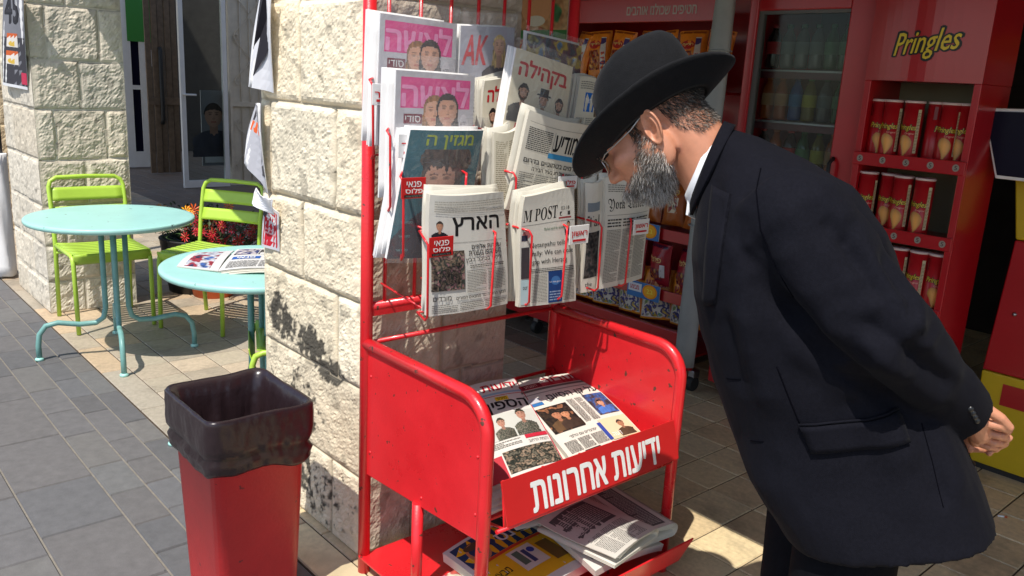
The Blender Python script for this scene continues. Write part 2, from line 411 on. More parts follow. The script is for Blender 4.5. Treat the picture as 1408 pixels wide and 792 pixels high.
    def figure(s, cx, y, h, skin=SKIN, hair=rgb(50, 35, 28), top=rgb(40, 40, 45), long=False, beard=None, hat=None, lean=0, shoulders=True, glasses=False, camo=None):
        """head-and-shoulders press portrait standing on y, h tall, in continuous tone"""
        hw = h * .40; sd_ = RND.uniform(0, 50); r = h * (.135 if long else .16); hy = h * (.74 if long else .70)
        def fn(u, v):
            px, py = (u - .5) * 2 * hw, v * h; dx, dy = (px - lean) / r, (py - hy) / (r * 1.28)
            n1 = noise.noise(Vector((px / h * 14 + sd_, py / h * 14, 1))); n2 = noise.noise(Vector((px / h * 40 + sd_, py / h * 40, 5)))
            d = math.hypot(dx, dy); st = noise.noise(Vector((px / r * 6 + sd_, py / r * 1.3, 3)))
            if hat and py > hy + r * .62:
                if abs(py - hy - r * .82) < r * .17 * (1 - (dx / 1.75) ** 2) + r * .03 and abs(dx) < 1.7 or (py < hy + r * 1.95 and abs(dx) < .98 - .12 * (py - hy - r) / r and py > hy + r * .8): return tuple(q * (1 + .5 * n1) for q in hat)
            if d < .92 + .05 * n1:
                hl = dy + .22 * dx * dx - .05 * st
                if hl > (.66 if long else .52): return tuple(q * (1.1 + .8 * st) for q in hair)
                if beard and (dy < -.42 + .10 * n1 or (abs(dx) > .66 and dy < .1)) and not (abs(dx) < .28 and abs(dy + .52) < .05): return tuple(q * (1 + .7 * st + .3 * n2) for q in beard)
                k = 1.06 - .26 * max(0, dx + .15) ** 1.3 - .16 * d * d + .04 * n1
                c = [q * k for q in skin]
                for ex in (-.36, .36):
                    e = math.hypot((dx - ex) / .21, (dy - .13) / .085)
                    if e < 1: c = [q * (.25 + .5 * e) for q in c]
                    if abs(dy - .27 - .05 * abs(dx)) < .045 and abs(dx - ex) < .22: c = [q * .5 for q in c]
                if abs(dx - .08) < .10 and -.25 < dy < .1: c = [q * .86 for q in c]
                if abs(dx) < .15 and abs(dy + .26) < .05: c = [q * .68 for q in c]
                if abs(dx) < .30 and abs(dy + .50) < .065: c = [c[0] * .8, c[1] * .48, c[2] * .48]
                return c
            if long and abs(dx) < 1.06 + .10 * n1 + .1 * max(0, -dy) and -2.0 + .4 * n1 < dy < 1.02 and (d < 1.12 if dy > 0 else abs(dx) > .42): return tuple(q * (1.0 + 1.0 * st) for q in hair)
            if d < 1.08 and dy > .1: return tuple(q * (1 + .8 * st) for q in hair)
            if shoulders:
                if abs(px - lean * .5) < r * .44 and py > h * .40 and py < hy: return tuple(q * (.72 + .1 * n1 - .15 * max(0, dx)) for q in skin)
                sh = h * .46 - (abs(px) / hw) ** 2.2 * h * .16
                if py < sh and abs(px) < hw * (.94 + .05 * n1):
                    if py > h * .46 - 1.0 * (r * .5 - abs(px)) * 1.3 and abs(px) < r * .42: return tuple(q * .9 for q in skin)
                    k = 1 + .34 * noise.noise(Vector((px / h * 9 + sd_, py / h * 4, 8))) - .25 * (px / hw) + .1 * n2
                    if camo: return tuple(q * k for q in camo[int((n1 + 1) * 4.9 + n2) % len(camo)])
                    return tuple(q * k for q in top)
            return None
        s.cells(cx - hw, y, 2 * hw, h, fn, max(.0016, min(.003, h / 48)))
    def emit(s, name, fn, mats, parent, step=.0001, base=.0008, frame=FM, nudge=None):
        """lays the page on the surface fn(s,t) as one mesh"""
        mb = MB(); e = .004
        for v, f, col, ly in s.it:
            out = []
            for xy in v:
                x, y = xy[:2]; a, b = x / s.W, y / s.H
                p = Vector(fn(a, b)); q = (Vector(fn(a + e, b)) - Vector(fn(a - e, b))).cross(Vector(fn(a, b + e)) - Vector(fn(a, b - e)))
                if q.length > 0: q.normalize()
                out.append(p + q * (base + step * (ly + (xy[2] if len(xy) > 2 else 0))))
            if isinstance(col, list):
                o_ = len(mb.v); mb.v.extend([tuple(p_) for p_ in out])
                for q_f, q_c in zip(f, col): mb.f.append(tuple(k_ + o_ for k_ in q_f)); mb.m.append(0); mb.c.append(q_c); mb.sm.append(False)
            else: mb.add(out, f, 0, col)
        return link(name, mb, mats, parent, frame)
def bil(tl, tr, br, bl, bulge=0., sag=0., wave=0., ph=0.):
    """curved sheet through four corners; s runs left to right, t bottom to top"""
    tl, tr, br, bl = map(Vector, (tl, tr, br, bl)); nn = (tr - tl).cross(tl - bl); nn.normalize()
    def fn(s, t):
        p = (bl * (1 - s) + br * s) * (1 - t) + (tl * (1 - s) + tr * s) * t
        cs, ct = min(1, max(0, s)), min(1, max(0, t))
        return p + nn * (bulge * 4 * cs * (1 - cs) + sag * 4 * ct * (1 - ct) + wave * math.sin(ph + 5 * s + 2.2 * t))
    return fn
# ---------------------------------------------------------------- the setting: ground, paving, tiled floor
mb = MB()
mb.add([(-400, -400, -.006), (400, -400, -.006), (400, 400, -.006), (-400, 400, -.006)], [(0, 1, 2, 3)])
setp(link('ground', mb, M['mortar'], base=(0, 0, 0)), kind='structure')

def pavers(name, rows, u0, u1, mat_, shade, joint=.006, lens=(.25, .5), z=.002, jit=.05):
    mb = MB(); r = random.Random(5)
    for n0, n1, ln in rows:
        x = u0 + (r.uniform(-.3, 0) if ln else 0)
        while x < u1:
            L_ = r.uniform(*ln) if ln else n1 - n0
            k = r.uniform(1 - jit, 1 + jit); t = r.uniform(-.03, .03)
            col = tuple(max(0, c * k * (1 + t * q)) for c, q in zip(shade(r, x, n0), (1, 0, -1)))
            a, b, c, d = x + joint / 2, x + L_ - joint / 2, n0 + joint / 2, n1 - joint / 2
            e = .004; zz = z + r.uniform(-.0006, .0006)
            mb.add([(a, c, z - .006), (b, c, z - .006), (b, d, z - .006), (a, d, z - .006), (a + e, c + e, zz), (b - e, c + e, zz), (b - e, d - e, zz), (a + e, d - e, zz)],
                   [(4, 5, 6, 7), (0, 1, 5, 4), (1, 2, 6, 5), (2, 3, 7, 6), (3, 0, 4, 7)], 0, col)
            x += L_
    return setp(link(name, mb, mat_, base=(0, 0, 0)), kind='structure')
rows = []; n = -.163
for wd, ln in [(.10, (.22, .4)), (.11, (.2, .36)), (.13, (.2, .4))] + [(.26, (.34, .52)), (.2, (.2, .3)), (.3, (.36, .6)), (.24, (.3, .5))] * 4:
    rows.append((n - wd, n, ln)); n -= wd
gp = rgb(97, 95, 95)
pavers('pavement', rows, -9, 4, M['paving'], lambda r, x, n: r.choice([gp, gp, rgb(91, 90, 91), rgb(103, 101, 99)]))
mb = MB(); mb.box((-14, -.163, -.02), (7, 9, -.003)); setp(link('floor_bed', mb, M['tilejoint'], base=(0, 0, 0)), kind='structure')
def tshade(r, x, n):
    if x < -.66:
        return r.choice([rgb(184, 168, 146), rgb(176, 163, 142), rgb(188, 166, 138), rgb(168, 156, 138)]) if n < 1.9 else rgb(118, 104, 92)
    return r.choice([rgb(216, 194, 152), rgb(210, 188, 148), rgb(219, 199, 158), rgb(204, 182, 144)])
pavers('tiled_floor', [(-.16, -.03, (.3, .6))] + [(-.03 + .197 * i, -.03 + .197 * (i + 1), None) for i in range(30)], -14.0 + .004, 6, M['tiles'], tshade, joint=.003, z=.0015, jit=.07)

# ---------------------------------------------------------------- rough limestone piers
def rock(mb, amax, z0, courses, joints, P, seed, res=.008, amp=1., base=rgb(206, 192, 164), stain=None):
    off = Vector((seed * 3.1, seed * 7.7, 1.3 * seed)); rr = random.Random(seed)
    na = int(amax / res) + 1; z1 = courses[-1]; nz = int((z1 - z0) / res) + 1
    tint = {}
    H = []; C = []
    for j in range(nz):
        z = z0 + (z1 - z0) * j / (nz - 1); k = 0
        while k < len(courses) - 2 and z >= courses[k + 1]: k += 1
        jl = [0] + sorted(joints[k % len(joints)]) + [amax]
        hr = []; cr = []
        for i in range(na):
            a = amax * i / (na - 1)
            wob = .006 * noise.noise(Vector((a * 7, z * 7, seed)))
            b = 0
            while b < len(jl) - 2 and a + wob >= jl[b + 1]: b += 1
            dz = min(z + wob - courses[k], courses[k + 1] - z - wob)
            da = min((a + wob - jl[b]) if b > 0 else 9, (jl[b + 1] - a - wob) if b < len(jl) - 2 else 9)
            edge = min(a, amax - a)
            d = min(dz, da); q = Vector((a, z, 0)) + off
            if (k, b) not in tint: tint[(k, b)] = (rr.uniform(.88, 1.08), rr.uniform(-.01, .025), rr.uniform(.002, .012))
            tv, tw, th = tint[(k, b)]
            m_ = min(1, max(0, (d - .004) / .018)); m_ = m_ * m_ * (3 - 2 * m_)
            n1 = noise.noise(q * 11); n2 = noise.noise(q * 31 + Vector((5, 0, 0))); n3 = abs(noise.noise(Vector((q.x * 45 + q.y * 25, q.y * 60 - q.x * 20, q.z))))
            n4 = noise.noise(Vector((q.x * 90 + q.y * 40, q.y * 110 - q.x * 30, 2.)))
            h = m_ * (th + amp * (.0034 * n1 + .0034 * n2 - .0042 * n3 + .0022 * n4)) - (.007 if d < .004 else 0)
            h *= min(1, max(.15, edge / .03))
            lum = tv * (1 + .10 * noise.noise(q * 5) + .08 * n2)
            c = [base[0] * lum * (1 + tw), base[1] * lum, base[2] * lum * (1 - 1.5 * tw)]
            if d < .005: c = [v * .62 for v in c]
            pit = noise.noise(q * 17 + Vector((0, 9, 0)))
            if pit > .42: c = [v * .7 for v in c]
            if stain:
                sv = stain(a, z, q)
                if sv > 0: c = [v * (1 - sv) + .018 * sv for v in c]
            hr.append(h); cr.append(c)
        H.append(hr); C.append(cr)
    v = [P(amax * i / (na - 1), z0 + (z1 - z0) * j / (nz - 1), H[j][i]) for j in range(nz) for i in range(na)]
    o = len(mb.v); mb.v.extend([tuple(p) for p in v])
    for j in range(nz - 1):
        for i in range(na - 1):
            a = o + j * na + i; mb.f.append((a, a + 1, a + 1 + na, a + na)); mb.m.append(0); mb.c.append([C[j][i], C[j][i + 1], C[j + 1][i + 1], C[j + 1][i]]); mb.sm.append(False)
def pier_stain(a, z, q):      # a runs from the left edge; old black paint splash about knee to hip height
    g = 0
    for ca, cz, ra, rz in ((.15, .69, .13, .085), (.33, .635, .16, .075), (.45, .58, .12, .06), (.28, .40, .16, .14), (.30, .14, .34, .15), (.05, .25, .08, .3)):
        k = 1 - ((a - ca) / ra) ** 2 - ((z - cz) / rz) ** 2
        g = max(g, k * 1.25 if cz > .55 else k * .58)
    if g <= 0: return 0
    n_ = noise.noise(q * 75) * .55 + noise.noise(q * 30 + Vector((1, 7, 3))) * .45 + noise.noise(q * 12 + Vector((3, 3, 3))) * .55
    return min(.9, max(0, (g * .75 + n_ - .30) * 4))
t = thing('stone_pier', 'pale rough limestone pier behind the red newspaper stand, with a black paint splash', 'pier', (-.33, .28, 0))
mb = MB(); W = .66
cA = [0, .279, .575, .848, 1.11, 1.417, 1.73, 2.05, 2.35, 2.65, 3.0]
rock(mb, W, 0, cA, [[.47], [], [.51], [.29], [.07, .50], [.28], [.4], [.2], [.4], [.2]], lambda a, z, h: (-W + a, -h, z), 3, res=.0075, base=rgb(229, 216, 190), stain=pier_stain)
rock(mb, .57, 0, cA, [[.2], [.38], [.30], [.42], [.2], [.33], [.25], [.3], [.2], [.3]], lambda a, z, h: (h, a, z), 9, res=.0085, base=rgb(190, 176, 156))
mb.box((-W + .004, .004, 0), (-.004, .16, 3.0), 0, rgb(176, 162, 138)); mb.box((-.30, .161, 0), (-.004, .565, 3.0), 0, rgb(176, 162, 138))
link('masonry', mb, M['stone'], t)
def pier(label, U0, U1, N0, N1, seed, base):
    t = thing('stone_pier', label, 'pier', ((U0 + U1) / 2, (N0 + N1) / 2, 0))
    c = [0, .2, .42, .66, .93, 1.22, 1.50, 1.80, 2.1, 2.4, 2.7, 3.0]; mb = MB(); d = N1 - N0
    rock(mb, U1 - U0, 0, c, [[.3], [.5], [.2, .6], [.45], [.25], [.5], [.3], [.6], [.4]], lambda a, z, h: (U0 + a, N0 - h, z), seed, res=.016, base=base, amp=1.0)
    rock(mb, d, 0, c, [[.2], [.3], [.12, .33], [.25], [.1, .38], [.25], [.09, .37], [.2], [.3]], lambda a, z, h: (U1 + h, N0 + a, z), seed + 1, res=.0105, base=base, amp=1.35)
    mb.box((U0 + .004, N0 + .004, 0), (U1 - .004, N1 - .004, 3.0), 0, base)
    link('masonry', mb, M['stone'], t)
pier('broad limestone pier behind the lime chair and the round mint table', -4.2, -3.39, -.10, .40, 21, rgb(212, 202, 184))
pier('distant limestone pier at the left edge of the photo beyond the white pipe', -8.2, -6.3, .15, .8, 33, rgb(200, 180, 148))

# unseen wall over the openings and ceiling, sized to shade inside; the inner walls
def wallbox(name, label, a, b, m, cat='wall'):
    mb = MB(); mb.box(a, b)
    base = ((a[0] + b[0]) / 2, (a[1] + b[1]) / 2, min(a[2], b[2]))
    return setp(link(name, mb, m, base=base), label, cat)
wallbox('upper_wall', 'stone upper wall over the cafe opening between the two piers, unseen, heightened for shade', (-4.25, 0, 2.2), (-.662, .55, 9.5), M['plaster'])  # height added out of view so the roofless passage behind stays out of sun
wallbox('upper_wall', 'stone upper wall left of the broad pier, unseen, heightened for shade', (-12, 0, 3.0), (-4.252, .55, 9.5), M['plaster'])  # underside lifted to let light in to the doors, top raised for shade
wallbox('upper_wall', 'stone upper wall over the kiosk shop opening', (-.66, .0, 3.0), (7, .55, 5.6), M['plaster'])
wallbox('lintel', 'long lintel over the kiosk shop opening right of the near pier', (0.02, .0, 2.16), (7, .5, 2.998), M['plaster'], 'lintel')
wallbox('ceiling', 'plain ceiling over the kiosk shop', (-2.3, .55, 3.1), (7, 5.5, 3.3), M['plaster'], 'ceiling')
wallbox('ceiling', 'plain unseen ceiling over the front of the cafe passage, cut back for light', (-12, .55, 3.1), (-2.302, 1.9, 3.3), M['plaster'], 'ceiling')  # unseen; stops short so sky light falls on the passage doors
wallbox('partition_wall', 'inner wall between the cafe passage and the kiosk shop', (-2.3, 1.5, 0), (-2.12, 5.2, 3.1), M['plaster'])
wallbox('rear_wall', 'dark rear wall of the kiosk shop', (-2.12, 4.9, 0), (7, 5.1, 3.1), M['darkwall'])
wallbox('rear_wall', 'rear wall of the cafe passage', (-12, 5.2, 0), (-2.12, 5.4, 3.1), M['plaster'])
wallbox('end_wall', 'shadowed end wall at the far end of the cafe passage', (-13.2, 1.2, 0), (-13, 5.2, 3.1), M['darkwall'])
# ---------------------------------------------------------------- the red newspaper stand
SU = .064; NL, NR = -.028, .742; DF = .565       # back plane, left and right side, depth
stand = thing('newspaper_stand', 'tall red metal newspaper stand with wire pockets, sloping tray and white Hebrew lettering', 'newspaper stand', (SU + .28, .36, 0))
R_ = .0175
def part(name, fill, m=None, bevel=0, label=None, parent=None):
    mb = MB(); fill(mb); return link(name, mb, m or M['red'], parent or stand, bevel=bevel, label=label)
part('post', lambda b: b.tube([(SU, NL, 0), (SU, NL, 1.9)], .0185, 14))
part('post', lambda b: b.tube([(SU, NR, 0), (SU, NR, 1.9)], .0185, 14))
part('top_rail', lambda b: b.tube([(SU, NL, 1.885), (SU, NR, 1.885)], .014, 10))
for z, r in ((.862, .014), (.752, .0075)): part('rail', lambda b: b.tube([(SU, NL, z), (SU, NR, z)], r, 10))
part('rail', lambda b: b.box((SU - .004, NL, .835), (SU + .012, NR, .868)))
for i, n in enumerate([.03, .135, .24, .34, .44, .54, .64]): part('bar', lambda b: b.tube([(SU + .004, n, .865), (SU + .004, n, 1.885)], .0055, 8))
def side(Nq, s):
    # bent tube frame with a rounded outer top corner, and the sheet inside it
    zt, rc = .752, .095
    pts = [(SU, Nq, zt)] + [(SU + DF - rc + rc * math.sin(a), Nq, zt - rc + rc * math.cos(a)) for a in [i * math.pi / 16 for i in range(9)]] + [(SU + DF, Nq, .5), (SU + DF, Nq, .0)]
    part('side_frame', lambda b: b.tube(pts, .018, 14))
    poly = [(SU + .008, Nq + .004 * s, .34), (SU + DF - .006, Nq + .004 * s, .37), (SU + DF - .006, Nq + .004 * s, .655)] + [(SU + DF - .006 - rc + rc * math.sin(a), Nq + .004 * s, zt - rc + rc * math.cos(a)) for a in [math.pi / 2 - i * math.pi / 16 for i in range(9)]] + [(SU + .008, Nq + .004 * s, zt)]
    part('side_panel', lambda b: b.prism(poly, (0, -.008 * s, 0)), bevel=.0015)
    for u_, z_ in ((SU + DF - .03, .60), (SU + DF - .03, .44), (SU + .035, .66), (SU + .035, .42), (SU + .30, .385)): part('rivet', lambda b: b.ball((u_, Nq + .004 * s, z_), (.0045, .0035, .0045), 10, 6))
    part('leg', lambda b: b.tube([(SU + .28, Nq, 0), (SU + .28, Nq, .36)], .0165, 12))
side(NL, -1); side(NR, 1)
part('brace', lambda b: b.tube([(SU + .02, NR - .012, .53), (SU + .20, NR - .012, .36)], .008, 8))
# sloping upper tray of wire, its lettered front board, the base shelf with its lip
def tz(d): return .487 - .13 * (d - .05)          # tray floor falls towards the front
part('tray_floor', lambda b: b.hexa([(SU + .02, NL + .02, tz(.02) - .006), (SU + .55, NL + .02, tz(.55) - .006), (SU + .55, NR - .02, tz(.55) - .006), (SU + .02, NR - .02, tz(.02) - .006),
     (SU + .02, NL + .02, tz(.02)), (SU + .55, NL + .02, tz(.55)), (SU + .55, NR - .02, tz(.55)), (SU + .02, NR - .02, tz(.02))]))
for z in (.53, .47): part('tray_rail', lambda b: b.tube([(SU + .02, NL, z), (SU + .02, NR, z)], .006, 8))
part('tray_rail', lambda b: b.tube([(SU + .582, NL + .03, .40), (SU + .582, NR - .03, .40)], .006, 8))
for n in (.03, .17, .31, .45, .59, .70): part('tray_wire', lambda b: b.tube([(SU + .566, n, .53), (SU + .582, n, .40), (SU + .5, n, .385)], .0045, 8))
sa, sb = Vector((SU + .575, .015, .535)), Vector((SU + .575, .715, .535)); sd = Vector((.034, 0, -.115))
part('sign_board', lambda b: b.prism([sa, sb, sb + sd, sa + sd], Vector((-.004, 0, -.0012))), M['red_sign'], bevel=.001)
sign = [o for o in stand.children if o.name.startswith('sign_board')][0]
pg = Page(.70, .12)
pg.text('ידיעות אחרונות', .095, .012, .52, .078, WHITE, bold=.05, rtl=True)
pg.emit('lettering', bil(sa, sb, sb + sd, sa + sd), M['paint_attr'], sign, base=.0012)
part('base_shelf', lambda b: b.box((SU + .0, NL - .02, .055), (SU + .62, NR + .02, .063)), bevel=.002)
part('base_lip', lambda b: b.prism([(SU + .62, NL - .02, .058), (SU + .62, NR + .02, .058), (SU + .665, NR + .02, .155), (SU + .665, NL - .02, .155)], (-.005, 0, .002)), bevel=.001)
# wire pockets
def pocket(d, n0, n1, zt, zb, back=.08, drop=.0):
    def f(b):
        r = .0034; F = SU + d
        nb = max(n0 - .022, NL + .012)
        b.tube([(F - back, nb, zt + .012), (F - .006, n0, zt + .004), (F, n0 + .006, zt - .01), (F, n0 + .01, zb + .012), (F - .012, n0 + .012, zb), (F - back, max(nb, n0 + .012), zb + .002)], r, 8)
        b.tube([(F - back, n1 + .022, zt + .012), (F - .006, n1, zt + .004), (F, n1 - .006, zt - .01), (F, n1 - .01, zb + .012), (F - .012, n1 - .012, zb), (F - back, n1 - .012, zb + .002)], r, 8)
        b.tube([(F - back, nb, zt + .012), (F - back, n1 + .022, zt + .012)], r, 8)
        b.tube([(F - back, nb, zb + .002), (F - back, n1 + .022, zb + .002)], r, 8)
        for n in (max(n0, nb) + .03, n1 - .03): b.tube([(F - back, n, zb + .002), (SU + .01, n, zb + .03)], r, 8); b.tube([(F - back, n, zt + .012), (SU + .01, n, zt + .02)], r, 8)
    part('wire_pocket', f)
for d, n0, n1, zt, zb in [(.10, -.085, .16, 1.50, 1.30), (.10, .215, .40, 1.50, 1.36), (.17, -.075, .19, 1.375, 1.17), (.17, .27, .52, 1.375, 1.17), (.17, .58, .72, 1.375, 1.17),
                          (.235, -.075, .14, 1.265, 1.05), (.235, .31, .51, 1.262, 1.05), (.235, .58, .74, 1.262, 1.05), (.315, -.05, .185, 1.112, .90), (.315, .31, .462, 1.108, .892), (.315, .60, .748, 1.11, .898)]:
    pocket(d, n0, n1, zt, zb)
def tag_(d, n0, n1, z0, z1, red, words):
    F = SU + d
    t = part('label_tag', lambda b: b.box((F, n0, z0), (F + .0025, n1, z1)), M['red_sign'] if red else M['white'], bevel=.002)
    pg = Page(n1 - n0, z1 - z0); W_, H_ = pg.W, pg.H
    if red:
        pg.text(words[0], W_ * .2, H_ * .56, W_ * .6, H_ * .26, WHITE, bold=.03, rtl=True); pg.text(words[1], W_ * .15, H_ * .26, W_ * .7, H_ * .24, WHITE, bold=.03, rtl=True)
        pg.rect(W_ * .1, H_ * .06, W_ * .8, H_ * .13, BLACK); pg.text('כל החדשות', W_ * .16, H_ * .085, W_ * .68, H_ * .08, GREYTX, rtl=True)
    else:
        pg.text(words[0], W_ * .1, H_ * .36, W_ * .8, H_ * .34, RED, bold=.05, rtl=True); pg.rect(W_ * .16, H_ * .16, W_ * .68, H_ * .11, RED)
    pg.emit('lettering', bil((F + .0025, n0, z1), (F + .0025, n1, z1), (F + .0025, n1, z0), (F + .0025, n0, z0)), M['paint_attr'], t)
pf = ('פנאי', 'פלוס')
tag_(.243, -.082, -.006, 1.213, 1.267, True, pf); tag_(.322, -.048, .03, 1.072, 1.124, True, pf)
tag_(.322, .458, .540, 1.060, 1.117, False, ['ראשון']); tag_(.322, .744, .82, 1.066, 1.116, False, ['ראשון']); tag_(.243, .476, .556, 1.213, 1.252, False, ['פלוס'])
tag_(.178, -.05, .05, 1.31, 1.372, False, ['לייזר']); tag_(.105, -.085, -.01, 1.44, 1.495, False, ['לייזר'])

# ---------------------------------------------------------------- magazines and newspapers
def C3(d, q): return [(SU + d_, n_, z_) for d_, (n_, z_) in zip(d if hasattr(d, '__len__') else [d] * 4, q)]
def stack(name, label, cat, corners, draw, size, th=.012, copies=1, gap=.012, bulge=.004, sag=0., wave=0., gloss=False, bag=None, group=None, fold=True, skew=0.):
    """corners TL TR BR BL of the front sheet; further copies stand behind it"""
    fn = bil(*corners, bulge=bulge, sag=sag, wave=wave, ph=len(label))
    base = (Vector(corners[2]) + Vector(corners[3])) / 2
    if not gloss:       # newsprint is limp: its free top edge leans, dips and waves
        f00 = fn; ph_ = RND.uniform(0, 6); nn_ = (Vector(corners[1]) - Vector(corners[0])).cross(Vector(corners[0]) - Vector(corners[3])).normalized(); am = RND.uniform(.8, 1.3)
        fn = lambda s, t_: f00(s, t_) + nn_ * am * (.011 * max(0, t_) ** 3 * math.sin(2.6 * s + ph_) + .0020 * math.sin(6 * s + ph_ + 2 * t_) * t_ + .004 * math.sin(3 * t_ + ph_)) + Vector((0, .004 * math.sin(4 * t_ + ph_), -.007 * am * max(0, t_) ** 2 * (1 + math.sin(3.4 * s + ph_))))
    t = thing(name, label, cat, base, group)
    mb = MB(); mb.slab(fn, 26, 26, th, 0)
    link('pages', mb, M['white'] if gloss else M['paper'], t)
    nrm = (Vector(corners[1]) - Vector(corners[0])).cross(Vector(corners[0]) - Vector(corners[3])).normalized()
    pg = Page(*size); draw(pg); pg.emit('cover_print' if gloss else 'front_page_print', fn, M['gloss'] if gloss else M['print'], t, base=.0008 if gloss else .0020)
    if copies > 1:
        mb = MB()
        for k in range(1, copies):
            dx = Vector((0, RND.uniform(-.008, .006) - .005 * k * (1 if skew == 0 else skew), RND.uniform(-.006, .009) + (.004 * k if not gloss else 0)))
            wv = RND.uniform(0, 6)
            f2 = (lambda s, t_, k=k, dx=dx, wv=wv: Vector(fn(s, t_)) - nrm * (th + .001 + gap * k * .55 - (0 if gloss else .003 * math.sin(5 * s + wv) * t_)) + dx + Vector((0, 0, 0 if gloss else .005 * t_ * math.sin(4 * s + wv))))
            mb.slab(f2, 10, 8, gap * .42, 0)
        link('copies_behind', mb, M['white'] if gloss else M['paper'], t)
    if bag:
        mb = MB(); g = bag
        f3 = lambda s, t_: Vector(fn(-.03 + 1.06 * s, -.03 + (1.03 + g) * t_)) + nrm * (.006 + .003 * math.sin(7 * s + 5 * t_) + .004 * max(0, t_ - .9) * 10 * math.sin(13 * s))
        n_ = 16; mb.add([f3(i / n_, j / n_) for j in range(n_ + 1) for i in range(n_ + 1)], [(j * (n_ + 1) + i, j * (n_ + 1) + i + 1, j * (n_ + 1) + n_ + 2 + i, j * (n_ + 1) + n_ + 1 + i) for j in range(n_) for i in range(n_)], 0, None, True)
        link('plastic_sleeve', mb, M['clear'], t)
    return t
GR = 'magazines and papers in the wire pockets of the stand'
def d_women(pg):
    W, H = pg.W, pg.H
    pg.rect(0, 0, W, H, rgb(196, 192, 196)); pg.rect(W * .06, H * .72, W * .88, H * .235, PINK)
    pg.text('לאשה', W * .08, H * .735, W * .84, H * .20, rgb(240, 150, 195), bold=.05, rtl=True)
    pg.rect(W * .1, H * .60, W * .22, H * .075, rgb(120, 20, 45)); pg.text('סודי', W * .12, H * .61, W * .18, H * .05, WHITE, rtl=True)
    pg.figure(W * .45, H * .16, H * .72, rgb(222, 168, 138), rgb(150, 104, 62), rgb(222, 222, 230), long=True, lean=W * .02)
    pg.figure(W * .68, H * .16, H * .74, rgb(216, 162, 134), rgb(52, 34, 28), rgb(230, 230, 236), long=True, lean=-W * .04)
    pg.ell(W * .86, H * .60, W * .06, H * .08, rgb(214, 208, 212)); pg.text('חדש', W * .82, H * .59, W * .08, H * .03, INK, rtl=True)
    pg.text('הגיליון', W * .07, H * .44, W * .22, H * .06, RED, bold=.03, rtl=True); pg.text('המיוחד', W * .07, H * .36, W * .24, H * .05, INK, bold=.03, rtl=True)
    pg.body(W * .06, H * .06, W * .4, H * .22, .012, INK)
stack('magazine', 'pink-titled magazine with two women on the cover, upper of the two, in plastic', 'magazine', C3(.085, [(-.05, 1.672), (.20, 1.665), (.195, 1.34), (-.06, 1.335)]), d_women, (.25, .33), .008, 4, .016, gloss=True, bag=.12, group=GR)
stack('magazine', 'pink-titled magazine with two women on the cover, lower one above the teal magazine', 'magazine', C3(.155, [(-.045, 1.532), (.214, 1.528), (.212, 1.20), (-.05, 1.195)]), d_women, (.25, .33), .008, 4, .014, gloss=True, bag=.12, group=GR)
def d_ak(pg):
    W, H = pg.W, pg.H
    pg.rect(0, 0, W, H, rgb(168, 166, 178))
    pg.text('AK', W * .04, H * .66, W * .44, H * .26, rgb(205, 40, 52), bold=.03, shear=.25)
    pg.figure(W * .70, H * .42, H * .55, rgb(222, 172, 140), rgb(206, 176, 110), rgb(40, 32, 44), long=True); pg.rect(W * .40, H * .1, W * .56, H * .34, rgb(40, 32, 44)); pg.body(W * .06, H * .12, W * .3, H * .4, .012, INK)
stack('magazine', 'grey magazine with a red two-letter title and a blonde woman in black', 'magazine', C3(.085, [(.213, 1.662), (.412, 1.672), (.422, 1.36), (.21, 1.352)]), d_ak, (.21, .31), .008, 3, .014, gloss=True, bag=.12, group=GR)
def d_teal(pg):
    W, H = pg.W, pg.H
    pg.rect(0, 0, W, H, rgb(26, 98, 110))
    pg.text('מגזין ה', W * .22, H * .855, W * .64, H * .11, rgb(172, 186, 42), bold=.04, rtl=True); pg.rect(W * .22, H * .835, W * .62, H * .004, rgb(90, 150, 150))
    def por(u, v):
        v -= .085
        n1 = noise.noise(Vector((u * 7, v * 9, 2))); st = noise.noise(Vector((u * 22 + v * 9, v * 14 - u * 10, 4)))
        fx, fy = (u - .47) / .21, (v - .62) / .20; d = math.hypot(fx, fy)
        hd_ = math.hypot((u - .53) / .34, (v - .80) / .20)
        if d < 1 and not (v > .735 + .05 * st - .10 * (u - .5)):
            k = 1.05 - .30 * max(0, fx + .1) - .12 * d * d; c = [q * k for q in rgb(216, 164, 138)]
            for ex in (.385, .555):
                e = math.hypot((u - ex) / .052, (v - .655) / .020)
                if e < 1: c = [q * (.2 + .5 * e) for q in c]
                if abs(u - ex) < .058 and abs(v - .695 + .2 * abs(u - ex)) < .008: c = [q * .4 for q in c]
            if abs(u - .455) < .022 and .555 < v < .64: c = [q * .88 for q in c]
            if abs(u - .46) < .035 and abs(v - .555) < .008: c = [q * .6 for q in c]
            if abs(u - .46) < .062 and abs(v - .505) < .016: c = [c[0] * .8, c[1] * .4, c[2] * .42]
            return c
        if hd_ < 1 + .12 * n1 + .08 * st or (v > .52 and v < .8 and abs(u - .50) < .27 + .04 * st): return tuple(q * (1 + 1.1 * st + .5 * n1) for q in rgb(74, 56, 48))
        if abs(u - .49) < .09 and .36 < v < .52: return tuple(q * (.75 - .2 * (u - .49) / .09) for q in rgb(206, 154, 130))
        if v < .42 - 1.1 * (u - .55) ** 2: return tuple(q * (1 + .4 * n1) for q in rgb(42, 36, 48))
        return None
    pg.cells(0, 0, W, H * .855, por, .0028)
    for k, y in enumerate((.66, .28, .17, .06)): pg.text('כתבת שער', W * (.80 if k == 0 else .08), H * y, W * .14, H * .016, rgb(120, 180, 180), rtl=True)
